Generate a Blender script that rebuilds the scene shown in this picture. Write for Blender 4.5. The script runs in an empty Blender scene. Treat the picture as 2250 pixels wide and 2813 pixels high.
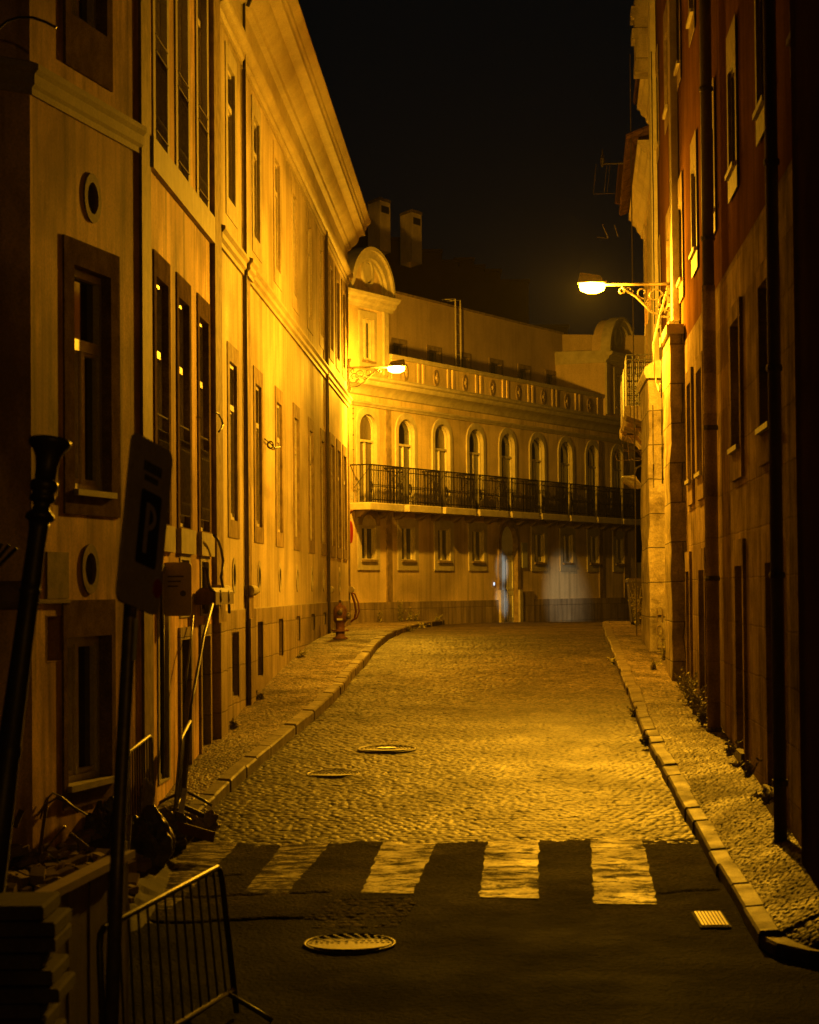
import bpy, bmesh, math, random
import numpy as np
from mathutils import Vector, Matrix
random.seed(7); rng = np.random.default_rng(7)
sc = bpy.context.scene
col = sc.collection
R = math.radians

# ------------------------------------------------------------------ camera
FP = 6640.0                       # focal length in photo pixels (2250 x 2813)
EYE = Vector((0, 0, 3.0))
PITCH = math.atan(211.5/FP); ROLL = R(-0.5)
RM = (Matrix.Rotation(R(90)+PITCH, 3, 'X') @ Matrix.Rotation(ROLL, 3, 'Z'))
def ray(px, py):
    return RM @ Vector(((px-1125)/FP, -(py-1406.5)/FP, -1.0))
def atd(px, py, Y):               # point seen at a pixel, at depth Y
    r = ray(px, py); return EYE + r*(Y/r.y)
GP = [(0,-3.55),(10,-3.35),(14,-3.14),(17,-2.95),(19.5,-2.80),(20.75,-2.72),(24.1,-2.45),(28.5,-2.07),(34,-1.76),(39,-1.47),(46,-1.13),
      (52,-1.04),(60,-0.99),(70,-0.985),(80,-1.11),(98,-1.33),(140,-1.8),(600,-6)]
GX = np.array([a for a, b in GP]); GZ = np.array([b+3.0 for a, b in GP])
def _sm(y):
    y = np.asarray(y, float); acc = 0
    for k, w in ((-1.5,.2),(-.7,.2),(0,.2),(.7,.2),(1.5,.2)): acc = acc+w*np.interp(y+k, GX, GZ)
    return acc
def gz(y): return float(_sm(y))
def ground(px, py):               # point of the road seen at a pixel
    r = ray(px, py); lo, hi = 5.0, 90.0
    for Y in np.arange(6, 90, .25):
        if (EYE+r*(Y/r.y)).z < gz(Y): hi = Y; lo = Y-.25; break
    for _ in range(20):
        m = (lo+hi)/2
        if (EYE+r*(m/r.y)).z < gz(m): hi = m
        else: lo = m
    return EYE+r*(hi/r.y)

# ------------------------------------------------------------------ frames, mesh builder
class Frame:                      # a vertical wall plane: s along it, o out of it, z up
    def __init__(self, p0, p1, side=1):
        self.p0 = Vector((p0[0], p0[1], 0)); t = Vector((p1[0]-p0[0], p1[1]-p0[1], 0))
        self.L = t.length; self.t = t.normalized(); self.n = Vector((self.t.y, -self.t.x, 0))*side
    def __call__(self, s, o, z): return self.p0 + self.t*s + self.n*o + Vector((0, 0, z))
    def hit(self, px, py, o=0):
        r = ray(px, py); q = self.p0+self.n*o
        k = (q-EYE).dot(self.n)/r.dot(self.n); p = EYE+r*k
        return (p-q).dot(self.t), p.z
    def s(self, px, py=1600): return self.hit(px, py)[0]
    def off(self, o):
        f = Frame((0,0),(0,1)); f.p0 = self.p0+self.n*o; f.t = self.t; f.n = self.n; f.L = self.L; return f
IDT = lambda x, y, z: Vector((x, y, z))
ORG = {}
class MB:
    def __init__(self, T=IDT): self.v = []; self.f = []; self.T = T
    def add(self, vs, fs):
        b = len(self.v); self.v += [self.T(*p) for p in vs]; self.f += [tuple(b+i for i in f) for f in fs]; return self
    def box(self, a0, a1, b0, b1, c0, c1):
        return self.add([(a0,b0,c0),(a1,b0,c0),(a1,b1,c0),(a0,b1,c0),(a0,b0,c1),(a1,b0,c1),(a1,b1,c1),(a0,b1,c1)],
            [(0,3,2,1),(4,5,6,7),(0,1,5,4),(1,2,6,5),(2,3,7,6),(3,0,4,7)])
    def bev(self, a0, a1, b0, b1, c0, c1, e=.02):   # box with chamfered top edges
        self.add([(a0,b0,c0),(a1,b0,c0),(a1,b1,c0),(a0,b1,c0),(a0,b0,c1-e),(a1,b0,c1-e),(a1,b1,c1-e),(a0,b1,c1-e),
                  (a0+e,b0+e,c1),(a1-e,b0+e,c1),(a1-e,b1-e,c1),(a0+e,b1-e,c1)],
            [(0,3,2,1),(0,1,5,4),(1,2,6,5),(2,3,7,6),(3,0,4,7),(4,5,9,8),(5,6,10,9),(6,7,11,10),(7,4,8,11),(8,9,10,11)])
        return self
    def tube(self, pts, r, n=8, cap=True):
        P = [Vector(self.T(*p)) for p in pts]; b = len(self.v); N = len(P)
        rr = r if isinstance(r, (list, tuple)) else [r]*N
        prev = None
        for i, p in enumerate(P):
            d = (P[min(i+1, N-1)]-P[max(i-1, 0)]).normalized()
            if prev is None:
                a = Vector((0,0,1)) if abs(d.z) < .9 else Vector((1,0,0)); u = d.cross(a).normalized()
            else: u = (prev-d*prev.dot(d)).normalized()
            prev = u; w = d.cross(u)
            for k in range(n):
                t = 2*math.pi*k/n; self.v.append(p+(u*math.cos(t)+w*math.sin(t))*rr[i])
        for i in range(N-1):
            for k in range(n):
                k2 = (k+1) % n; self.f.append((b+i*n+k, b+i*n+k2, b+(i+1)*n+k2, b+(i+1)*n+k))
        if cap: self.f.append(tuple(b+k for k in range(n))[::-1]); self.f.append(tuple(b+(N-1)*n+k for k in range(n)))
        return self
    def lathe(self, c, prof, n=20, axis=None):       # prof: (radius, height)
        P = [Vector(self.T(*c))+ (axis or Vector((0,0,1)))*h for r_, h in prof]
        A = (axis or Vector((0,0,1))).normalized(); u = A.cross(Vector((0,1,0)) if abs(A.y) < .9 else Vector((1,0,0))).normalized(); w = A.cross(u)
        b = len(self.v)
        for p, (r_, h) in zip(P, prof):
            for k in range(n):
                t = 2*math.pi*k/n; self.v.append(p+(u*math.cos(t)+w*math.sin(t))*max(r_, 1e-4))
        for i in range(len(prof)-1):
            for k in range(n):
                k2 = (k+1) % n; self.f.append((b+i*n+k, b+i*n+k2, b+(i+1)*n+k2, b+(i+1)*n+k))
        self.f.append(tuple(b+k for k in range(n))[::-1]); self.f.append(tuple(b+(len(prof)-1)*n+k for k in range(n)))
        return self
    def sweep(self, prof, s0, s1, caps=True):        # prof (o,z) swept along s
        n = len(prof); self.add([(s0, o, z) for o, z in prof]+[(s1, o, z) for o, z in prof],
            [(i, (i+1) % n, n+(i+1) % n, n+i) for i in range(n)]+([tuple(range(n)), tuple(range(n, 2*n))[::-1]] if caps else []))
        return self
    def ring(self, inner, outer, o1, oin, oout=0.0): # band between two outlines (s,z), front at o1
        n = len(inner); V = []
        for s, z in inner: V.append((s, o1, z))
        for s, z in outer: V.append((s, o1, z))
        for s, z in inner: V.append((s, oin, z))
        for s, z in outer: V.append((s, oout, z))
        F = []
        for i in range(n):
            j = (i+1) % n
            F += [(i, j, n+j, n+i), (i, 2*n+i, 2*n+j, j), (n+i, n+j, 3*n+j, 3*n+i)]
        return self.add(V, F)
    def build(self, name, mat, parent=None, smooth=False, recalc=False):
        me = bpy.data.meshes.new(name); o = bpy.data.objects.new(name, me); col.objects.link(o)
        org = Vector((0,0,0))
        if parent is not None: org = ORG.get(parent.name, Vector((0,0,0))); o.parent = parent
        ORG[o.name] = org
        me.from_pydata([tuple(Vector(v)-org) for v in self.v], [], self.f); me.update()
        if mat: me.materials.append(mat)
        if smooth: me.polygons.foreach_set('use_smooth', [True]*len(me.polygons))
        return o
def smoothang(o, a=40):
    me = o.data; me.polygons.foreach_set('use_smooth', [True]*len(me.polygons))
    try: me.set_sharp_from_angle(angle=R(a))
    except Exception: pass
    return o
def tag(o, label=None, cat=None, group=None, kind=None):
    if label: o['label'] = label
    if cat: o['category'] = cat
    if group: o['group'] = group
    if kind: o['kind'] = kind
    return o
def thing(name, loc, label, cat, group=None):
    o = bpy.data.objects.new(name, None); col.objects.link(o); o.location = loc; o.empty_display_size = .2
    ORG[o.name] = Vector(loc); return tag(o, label, cat, group)

# ------------------------------------------------------------------ materials
def mat(name, c, c2=None, rough=.7, r2=None, ns=1.5, streak=0, fine=40, fr=(.78,1.12), bump=.15, bscale=60, metal=0, spec=.5, attr=False, blocks=None, bdist=.01, dirt=0, contrast=(.35,.65)):
    m = bpy.data.materials.new(name); m.use_nodes = True; nt = m.node_tree; N = nt.nodes; L = nt.links
    b = N['Principled BSDF']; b.inputs['Metallic'].default_value = metal; b.inputs['Specular IOR Level'].default_value = spec
    g = N.new('ShaderNodeNewGeometry'); c2 = c2 or tuple(x*.6 for x in c)
    mp = N.new('ShaderNodeMapping'); mp.inputs['Scale'].default_value = (1, 1, 1 if not streak else streak); L.new(g.outputs['Position'], mp.inputs['Vector'])
    n1 = N.new('ShaderNodeTexNoise'); n1.inputs['Scale'].default_value = ns; n1.inputs['Detail'].default_value = 7; n1.inputs['Roughness'].default_value = .62
    L.new(mp.outputs['Vector'], n1.inputs['Vector'])
    rp = N.new('ShaderNodeMapRange'); rp.inputs[1].default_value = contrast[0]; rp.inputs[2].default_value = contrast[1]; L.new(n1.outputs['Fac'], rp.inputs[0])
    mx = N.new('ShaderNodeMix'); mx.data_type = 'RGBA'; L.new(rp.outputs[0], mx.inputs[0])
    mx.inputs[6].default_value = (*c, 1); mx.inputs[7].default_value = (*c2, 1)
    out = mx.outputs[2]
    nf = N.new('ShaderNodeTexNoise'); nf.inputs['Scale'].default_value = fine; nf.inputs['Detail'].default_value = 4; L.new(g.outputs['Position'], nf.inputs['Vector'])
    rf = N.new('ShaderNodeMapRange'); rf.inputs[1].default_value = .3; rf.inputs[2].default_value = .7; rf.inputs[3].default_value = fr[0]; rf.inputs[4].default_value = fr[1]; L.new(nf.outputs['Fac'], rf.inputs[0])
    mm = N.new('ShaderNodeMix'); mm.data_type = 'RGBA'; mm.blend_type = 'MULTIPLY'; mm.inputs[0].default_value = 1; L.new(out, mm.inputs[6]); L.new(rf.outputs[0], mm.inputs[7]); out = mm.outputs[2]
    hgt = None
    if dirt:        # dirt that gathers low on the wall and hangs in drips
        dn = N.new('ShaderNodeTexNoise'); dn.inputs['Scale'].default_value = 3.2; dn.inputs['Detail'].default_value = 8
        m2 = N.new('ShaderNodeMapping'); m2.inputs['Scale'].default_value = (1.6, 1.6, .12); L.new(g.outputs['Position'], m2.inputs['Vector']); L.new(m2.outputs['Vector'], dn.inputs['Vector'])
        dr = N.new('ShaderNodeMapRange'); dr.inputs[1].default_value = .48; dr.inputs[2].default_value = .72; dr.inputs[3].default_value = 1; dr.inputs[4].default_value = 1-dirt; L.new(dn.outputs['Fac'], dr.inputs[0])
        md = N.new('ShaderNodeMix'); md.data_type = 'RGBA'; md.blend_type = 'MULTIPLY'; md.inputs[0].default_value = 1; L.new(out, md.inputs[6]); L.new(dr.outputs[0], md.inputs[7]); out = md.outputs[2]
    if dirt > .28:  # broad tide marks and repainted patches
        pn = N.new('ShaderNodeTexNoise'); pn.inputs['Scale'].default_value = .55; pn.inputs['Detail'].default_value = 6; pn.inputs['Distortion'].default_value = .6
        m3 = N.new('ShaderNodeMapping'); m3.inputs['Scale'].default_value = (1, .45, 1); L.new(g.outputs['Position'], m3.inputs['Vector']); L.new(m3.outputs['Vector'], pn.inputs['Vector'])
        pr3 = N.new('ShaderNodeMapRange'); pr3.inputs[1].default_value = .40; pr3.inputs[2].default_value = .58; pr3.inputs[3].default_value = .70; pr3.inputs[4].default_value = 1.12; L.new(pn.outputs['Fac'], pr3.inputs[0])
        mp3 = N.new('ShaderNodeMix'); mp3.data_type = 'RGBA'; mp3.blend_type = 'MULTIPLY'; mp3.inputs[0].default_value = 1; L.new(out, mp3.inputs[6]); L.new(pr3.outputs[0], mp3.inputs[7]); out = mp3.outputs[2]
    if blocks:      # ashlar joints
        w, h, d = blocks
        sx = N.new('ShaderNodeSeparateXYZ'); L.new(g.outputs['Position'], sx.inputs[0]); cb = N.new('ShaderNodeCombineXYZ')
        ad = N.new('ShaderNodeMath'); ad.operation = 'ADD'; L.new(sx.outputs[0], ad.inputs[0]); L.new(sx.outputs[1], ad.inputs[1])
        L.new(ad.outputs[0], cb.inputs[0]); L.new(sx.outputs[2], cb.inputs[1])
        nw = N.new('ShaderNodeVectorMath'); nw.operation = 'MULTIPLY_ADD'; n3 = N.new('ShaderNodeTexNoise'); n3.inputs['Scale'].default_value = 3; L.new(g.outputs['Position'], n3.inputs['Vector'])
        L.new(n3.outputs['Color'], nw.inputs[0]); nw.inputs[1].default_value = (.05,.05,.05); L.new(cb.outputs[0], nw.inputs[2])
        br = N.new('ShaderNodeTexBrick'); br.inputs['Scale'].default_value = 1; br.inputs['Brick Width'].default_value = w; br.inputs['Row Height'].default_value = h
        br.inputs['Mortar Size'].default_value = .012; br.inputs['Mortar Smooth'].default_value = .5
        br.inputs['Color1'].default_value = (1,1,1,1); br.inputs['Color2'].default_value = (.72,.72,.72,1); br.inputs['Mortar'].default_value = (d,d,d,1); L.new(nw.outputs[0], br.inputs['Vector'])
        mb_ = N.new('ShaderNodeMix'); mb_.data_type = 'RGBA'; mb_.blend_type = 'MULTIPLY'; mb_.inputs[0].default_value = 1; L.new(out, mb_.inputs[6]); L.new(br.outputs['Color'], mb_.inputs[7]); out = mb_.outputs[2]
        hgt = br.outputs['Fac']
    if attr:
        at = N.new('ShaderNodeAttribute'); at.attribute_name = 'stone'
        ma = N.new('ShaderNodeMix'); ma.data_type = 'RGBA'; ma.blend_type = 'MULTIPLY'; ma.inputs[0].default_value = 1; L.new(out, ma.inputs[6]); L.new(at.outputs['Fac'], ma.inputs[7]); out = ma.outputs[2]
    L.new(out, b.inputs['Base Color'])
    if r2 is not None:
        rr = N.new('ShaderNodeMapRange'); rr.inputs[1].default_value = .35; rr.inputs[2].default_value = .65; rr.inputs[3].default_value = rough; rr.inputs[4].default_value = r2
        L.new(n1.outputs['Fac'], rr.inputs[0]); L.new(rr.outputs[0], b.inputs['Roughness'])
    else: b.inputs['Roughness'].default_value = rough
    if bump:
        nb = N.new('ShaderNodeTexNoise'); nb.inputs['Scale'].default_value = bscale; nb.inputs['Detail'].default_value = 5; L.new(g.outputs['Position'], nb.inputs['Vector'])
        bp = N.new('ShaderNodeBump'); bp.inputs['Strength'].default_value = bump; bp.inputs['Distance'].default_value = bdist; L.new(nb.outputs['Fac'], bp.inputs['Height'])
        last = bp
        if hgt is not None:
            b2 = N.new('ShaderNodeBump'); b2.invert = True; b2.inputs['Strength'].default_value = .6; b2.inputs['Distance'].default_value = .02; L.new(hgt, b2.inputs['Height']); L.new(bp.outputs[0], b2.inputs['Normal']); last = b2
        L.new(last.outputs[0], b.inputs['Normal'])
    return m
def emis(name, c, s):
    m = bpy.data.materials.new(name); m.use_nodes = True; N = m.node_tree.nodes; b = N['Principled BSDF']
    b.inputs['Emission Color'].default_value = (*c, 1); b.inputs['Emission Strength'].default_value = s; b.inputs['Base Color'].default_value = (.8,.8,.8,1); return m

M = dict(
 plaster=mat('ochre_plaster', spec=.05, c=(.60,.50,.34), c2=(.43,.35,.235), rough=.62, r2=.8, ns=.9, streak=.22, dirt=.35, bump=.3, bscale=25, bdist=.012),
 plaster_old=mat('stained_plaster', spec=.03, c=(.97,.66,.38), c2=(.52,.33,.18), rough=.75, ns=.8, streak=.5, dirt=.65, bump=.3, bscale=30, bdist=.006, contrast=(.44,.56)),
 stone=mat('limestone_trim', spec=.03, c=(.34,.26,.165), c2=(.18,.135,.085), rough=.7, ns=5, fine=120, bump=.4, bscale=50),
 stone_w=mat('pale_stone_trim', spec=.03, c=(.52,.47,.37), c2=(.38,.34,.26), rough=.65, ns=4, fine=90, bump=.25, bscale=50),
 plinth=mat('stained_stone_base', spec=.03, c=(.46,.37,.26), c2=(.30,.235,.16), rough=.6, ns=2, streak=.35, dirt=.45, blocks=(.9,.5,.6), bump=.3, bscale=40),
 cornice=mat('painted_cornice', spec=.03, c=(.52,.45,.32), c2=(.40,.34,.24), rough=.6, ns=1.2, bump=.12, bscale=15),
 farwall=mat('far_plaster', spec=.03, c=(.74,.59,.37), c2=(.60,.475,.29), rough=.75, ns=.8, streak=.4, dirt=.3, bump=.2),
 attic=mat('attic_plaster', spec=.03, c=(.62,.48,.33), c2=(.48,.37,.25), rough=.8, ns=.7, dirt=.15, bump=.2),
 red=mat('rust_red_plaster', spec=0.0, c=(.155,.075,.028), c2=(.10,.045,.016), rough=.85, ns=1.0, streak=.4, dirt=.3, bump=.3, bscale=40),
 ashlar=mat('weathered_ashlar', spec=0.0, c=(.48,.36,.24), c2=(.24,.175,.11), rough=.8, ns=1.6, dirt=.5, blocks=(1.1,.52,.8), bump=.6, bscale=18, bdist=.02),
 buttress=mat('crumbling_masonry', spec=.03, c=(.44,.37,.26), c2=(.19,.15,.10), rough=.85, ns=2.6, dirt=.3, blocks=(1.4,.62,.3), bump=.9, bscale=12, bdist=.03, contrast=(.45,.7)),
 brick=mat('rough_brickwork', spec=.03, c=(.22,.13,.08), c2=(.10,.06,.04), rough=.9, ns=6, blocks=(.24,.08,.5), bump=.6, bscale=30),
 frame=mat('painted_window_frame', (.62,.56,.45), (.5,.45,.36), rough=.45, ns=8, bump=.05),
 dframe=mat('dark_window_frame', (.16,.12,.08), (.10,.08,.05), rough=.5, ns=8, bump=.05),
 shutter=mat('painted_shutter', (.42,.36,.27), (.32,.27,.2), rough=.6, ns=6, bump=.1),
 iron=mat('black_iron', (.03,.027,.024), (.05,.035,.02), rough=.45, ns=20, bump=.15, spec=.6),
 railiron=mat('matt_black_rail', (.010,.008,.006), (.016,.012,.008), rough=.8, ns=20, bump=.1, spec=.1),
 slab=mat('dim_paving_slab', (.10,.08,.06), (.06,.045,.035), spec=.1, rough=.9, ns=4, bump=.4),
 chim=mat('rendered_chimney', (.95,.78,.5), (.7,.56,.36), spec=0, rough=.9, ns=1.5, bump=.2),
 stone_d=mat('dark_stone_surround', (.24,.17,.105), (.13,.09,.055), spec=0, rough=.8, ns=5, fine=60, fr=(.6,1.3), bump=.4, bscale=50),
 railbrown=mat('dull_painted_rail', (.16,.12,.08), (.10,.07,.05), spec=.05, rough=.85, ns=15, bump=.1),
 coveriron=mat('worn_cover_iron', (.07,.055,.04), (.035,.028,.02), rough=.5, ns=9, bump=.4, metal=.3),
 shadedark=mat('shade_dark_wall', (.05,.028,.015), (.03,.016,.01), rough=.95, ns=.8, bump=.1, spec=0),  # near black: the unlit tone of the near wall put into its colour
 iron_lt=mat('sheen_iron', (.16,.13,.09), (.10,.08,.06), rough=.4, ns=15, bump=.1, metal=.3),
 galv=mat('galvanised_steel', (.34,.33,.31), (.2,.19,.18), rough=.55, ns=12, bump=.05, metal=.9),
 pipe=mat('painted_pipe', (.11,.085,.06), (.06,.045,.03), rough=.55, ns=4, streak=.3, bump=.1),
 roof=mat('clay_tiles', spec=0, c=(.17,.095,.055), c2=(.09,.05,.03), rough=.85, ns=4, bump=.4, blocks=(.2,.3,.4)),
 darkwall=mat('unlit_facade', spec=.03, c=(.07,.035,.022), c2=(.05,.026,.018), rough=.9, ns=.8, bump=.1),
 cobble=mat('worn_cobblestone', (.088,.066,.045), (.048,.036,.025), fr=(.45,1.5), rough=.5, r2=.62, ns=.9, fine=25, bump=.5, bscale=70, bdist=.006, attr=True, spec=.14),
 calcada=mat('limestone_setts', (.20,.155,.11), (.105,.08,.056), fr=(.65,1.3), rough=.5, r2=.75, ns=1.1, fine=35, bump=.45, bscale=90, bdist=.005, attr=True, spec=.15),
 asphalt=mat('patched_asphalt', (.040,.032,.024), (.014,.011,.009), rough=.75, r2=.9, ns=.9, fine=26, fr=(.15,2.1), bump=1, bscale=28, bdist=.03, attr=True, spec=.015),
 kerb=mat('kerb_stone', (.17,.135,.095), (.10,.08,.055), fr=(.6,1.3), spec=.12, rough=.5, r2=.7, ns=3, fine=60, bump=.35, bscale=40, bdist=.008),
 soil=mat('bare_ground', (.05,.04,.03), (.03,.025,.02), rough=.9, ns=2, bump=.5),
 hydrant=mat('hydrant_red', (.20,.085,.03), (.13,.06,.025), rough=.5, ns=9, bump=.2),
 redhose=mat('red_hose', (.16,.04,.025), (.12,.03,.02), rough=.4, ns=9, bump=.05),
 wood=mat('weathered_board', (.16,.09,.05), (.09,.05,.03), rough=.7, ns=6, streak=.2, bump=.4),
 bag=mat('rubbish_sack', (.10,.09,.08), (.04,.035,.03), rough=.32, ns=7, bump=.8, bscale=14, bdist=.03),
 sack=mat('pale_rubble_sack', (.35,.30,.22), (.2,.17,.12), rough=.55, ns=7, bump=.8, bscale=16, bdist=.03),
 signback=mat('grey_sign_sheet', (.55,.42,.32), (.45,.34,.26), rough=.45, ns=5, bump=.04),
 signblue=mat('sign_blue', (.012,.018,.05), (.01,.014,.04), rough=.4, ns=5, bump=.02),
 signred=mat('sign_red', (.45,.02,.02), (.3,.02,.02), rough=.4, ns=5, bump=.02),
 leaf=mat('weed_leaf', (.20,.20,.05), (.30,.26,.07), rough=.55, ns=30, bump=.05),
 door=mat('painted_door', (.85,.86,.84), (.68,.70,.69), rough=.4, ns=3, bump=.1),
 plate=mat('engraved_plate', (.55,.55,.5), (.35,.35,.32), rough=.35, ns=60, bump=.3),
 graff=mat('faded_spray_paint', (.20,.15,.10), (.15,.11,.07), rough=.8, ns=20, bump=.05),
 white=mat('enamel_white', (.6,.58,.52), (.5,.48,.42), rough=.4, ns=6, bump=.03),
)
# glass: dark, glossy, slightly uneven
def glassmat(name, tint):
    m = mat(name, tint, tuple(x*.5 for x in tint), rough=.07, ns=.8, bump=.06, bscale=2.5, bdist=.02, spec=.8); return m
M['glass'] = glassmat('dark_window_glass', (.016,.014,.012)); M['curtain'] = mat('net_curtain_behind_glass', (.17,.14,.10), (.07,.055,.04), rough=.18, ns=2.5, streak=.1, bump=.05, bscale=8)
# paint of the crossing: worn through to the asphalt
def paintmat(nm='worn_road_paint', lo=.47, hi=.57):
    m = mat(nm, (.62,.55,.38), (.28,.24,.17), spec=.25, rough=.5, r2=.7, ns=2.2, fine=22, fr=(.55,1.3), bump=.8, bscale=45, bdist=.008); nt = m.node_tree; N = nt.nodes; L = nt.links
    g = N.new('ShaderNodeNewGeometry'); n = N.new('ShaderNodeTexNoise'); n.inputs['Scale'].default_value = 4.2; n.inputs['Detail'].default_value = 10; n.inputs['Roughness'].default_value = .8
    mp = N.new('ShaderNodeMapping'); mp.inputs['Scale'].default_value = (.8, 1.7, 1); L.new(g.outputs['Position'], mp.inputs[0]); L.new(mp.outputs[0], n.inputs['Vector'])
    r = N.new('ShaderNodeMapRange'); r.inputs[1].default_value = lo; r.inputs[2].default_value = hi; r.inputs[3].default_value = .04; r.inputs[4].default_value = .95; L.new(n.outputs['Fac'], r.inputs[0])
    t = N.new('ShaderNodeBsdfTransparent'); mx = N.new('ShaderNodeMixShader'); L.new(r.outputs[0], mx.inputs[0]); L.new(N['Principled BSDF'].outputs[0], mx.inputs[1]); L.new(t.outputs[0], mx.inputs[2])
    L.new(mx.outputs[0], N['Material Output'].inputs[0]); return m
M['paint'] = paintmat(); M['paint_faint'] = paintmat('worn_shaded_road_paint', .41, .56); M['paint_mid'] = paintmat('worn_half_shaded_road_paint', .40, .54)  # left-stripe copies thinned further: the shade there is put into the paint
SODIUM = (1.0, .435, .013)
def bowlmat():   # clear prismatic bowl: glows and lets the lamp inside shine through
    m = bpy.data.materials.new('lit_sodium_bowl'); m.use_nodes = True; N = m.node_tree.nodes; L = m.node_tree.links; N.remove(N['Principled BSDF'])
    e = N.new('ShaderNodeEmission'); e.inputs[0].default_value = (*SODIUM, 1); e.inputs[1].default_value = 260; t = N.new('ShaderNodeBsdfTransparent'); x = N.new('ShaderNodeMixShader'); x.inputs[0].default_value = .55
    L.new(e.outputs[0], x.inputs[1]); L.new(t.outputs[0], x.inputs[2]); L.new(x.outputs[0], N['Material Output'].inputs[0]); return m
M['bowl'] = bowlmat()
M['led'] = emis('blue_led', (.25,.6,1), 1.6)

# ------------------------------------------------------------------ ground sheets
def vnoise(x, y, s, seed=0):
    x = np.asarray(x)/s; y = np.asarray(y)/s; xi = np.floor(x).astype(int); yi = np.floor(y).astype(int); fx = x-xi; fy = y-yi
    fx = fx*fx*(3-2*fx); fy = fy*fy*(3-2*fy)
    def h(a, b):
        n = (a*374761393+b*668265263+seed*1442695041) & 0x7fffffff; n = ((n ^ (n >> 13))*1274126177) & 0x7fffffff; return ((n ^ (n >> 16)) & 0xffff)/65535.0
    return (h(xi,yi)*(1-fx)+h(xi+1,yi)*fx)*(1-fy)+(h(xi,yi+1)*(1-fx)+h(xi+1,yi+1)*fx)*fy
def hsh(a, b, seed):
    n = (a*374761393+b*668265263+seed*974634777) & 0x7fffffff; n = ((n ^ (n >> 13))*1274126177) & 0x7fffffff; return ((n ^ (n >> 16)) & 0xffff)/65535.0
def setts(x, y, cx, cy, amp, seed=0, tilt=.10, jit=.30):
    """height and tone of laid stones: jittered rows of blocks"""
    x = x/cx; y = y/cy; yi0 = np.floor(y).astype(int)
    best = np.full(x.shape, 9.); sec = np.full(x.shape, 9.); bx = np.zeros(x.shape); by = np.zeros(x.shape); bi = np.zeros(x.shape, int); bj = np.zeros(x.shape, int)
    for dj in (-1,0,1):
        j = yi0+dj; xs = x+(j % 2)*.5; xi0 = np.floor(xs).astype(int)
        for di in (-1,0,1):
            i = xi0+di; px = i+.5+(hsh(i,j,seed)-.5)*2*jit; py = j+.5+(hsh(i,j,seed+1)-.5)*2*jit
            dx = xs-px; dy = y-py; d = (np.abs(dx)**2.6+np.abs(dy)**2.6)**(1/2.6)
            m = d < best; sec = np.where(m, best, np.minimum(sec, d)); bx = np.where(m, dx, bx); by = np.where(m, dy, by); bi = np.where(m, i, bi); bj = np.where(m, j, bj); best = np.where(m, d, best)
    e = np.clip((sec-best)/.22, 0, 1); e = e*e*(3-2*e)
    hh = amp*(e-1)+amp*.5*(hsh(bi,bj,seed+2)-.5)+ (bx*(hsh(bi,bj,seed+3)-.5)+by*(hsh(bi,bj,seed+4)-.5))*tilt*cx
    tone = (.22+.78*e)*(.45+.95*hsh(bi,bj,seed+5))
    return hh, tone
def sheet(name, ys, xl, xr, nx, zf, m, hf=None, label=None):
    ys = np.asarray(ys); u = np.linspace(0, 1, nx)
    XL = np.array([xl(y) for y in ys])[:,None]; XR = np.array([xr(y) for y in ys])[:,None]
    X = XL+(XR-XL)*u[None,:]; Y = np.repeat(ys[:,None], nx, 1); U = np.repeat(u[None,:], len(ys), 0)
    Z = zf(X, Y, U); tone = np.ones_like(Z)
    if hf is not None: h, tone = hf(X, Y); Z = Z+h
    ny = len(ys); co = np.stack([X, Y, Z], -1).reshape(-1,3).astype(np.float32)
    me = bpy.data.meshes.new(name); me.vertices.add(len(co)); me.vertices.foreach_set('co', co.ravel())
    i = np.arange((ny-1)*nx).reshape(ny-1, nx)[:, :-1].ravel(); q = np.stack([i, i+1, i+nx+1, i+nx], 1).astype(np.int32)
    me.loops.add(q.size); me.loops.foreach_set('vertex_index', q.ravel()); me.polygons.add(len(q))
    me.polygons.foreach_set('loop_start', np.arange(0, q.size, 4, dtype=np.int32)); me.polygons.foreach_set('loop_total', np.full(len(q), 4, np.int32))
    me.polygons.foreach_set('use_smooth', np.ones(len(q), bool)); me.update(calc_edges=True)
    a = me.attributes.new('stone', 'FLOAT', 'POINT'); a.data.foreach_set('value', tone.ravel().astype(np.float32))
    o = bpy.data.objects.new(name, me); col.objects.link(o); me.materials.append(m); o['kind'] = 'structure'
    if label: o['label'] = label
    return o
def seq(a, b, s0, s1):            # rows whose spacing grows from s0 to s1
    r = [a]
    while r[-1] < b: r.append(r[-1]+s0+(s1-s0)*(r[-1]-a)/(b-a))
    r[-1] = b; return r
pl = lambda pts: (lambda y: float(np.interp(y, [p[0] for p in pts], [p[1] for p in pts])))
LC = pl([(18,-3.3),(22,-2.55),(24,-2.3),(25.5,-2.13),(30,-1.66),(36,-1.11),(43,-.75),(50,-.49),(56.6,-.13),(61,.25),(64,.6),(67,.97)])   # left kerb
RC = pl([(18.6,2.66),(19,2.70),(22.8,2.76),(29.3,2.88),(39,3.38),(47,3.82),(60,4.75),(75,6.4)])                                            # right kerb
LWX = lambda y: (225*y-23227)/6640
RWX = lambda y: (15250+355*y)/6640
RWZ = pl([(18,.70),(20,.80),(23,.93),(29.5,1.15),(36,1.40),(43.5,1.77),(50,2.05),(60,2.12),(90,1.9)])
roadz = lambda X, Y, U=None: _sm(Y)
sheet('ground', list(np.arange(-40, 6, 4))+list(np.arange(6, 110, 1.5))+[140,200,300,500,900], lambda y: -700 if y > 120 else -60, lambda y: 700 if y > 120 else 60, 25,
      lambda X, Y, U: _sm(np.clip(Y, 0, 600))-.06, M['soil'], label='dark bare ground under the street')
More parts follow.
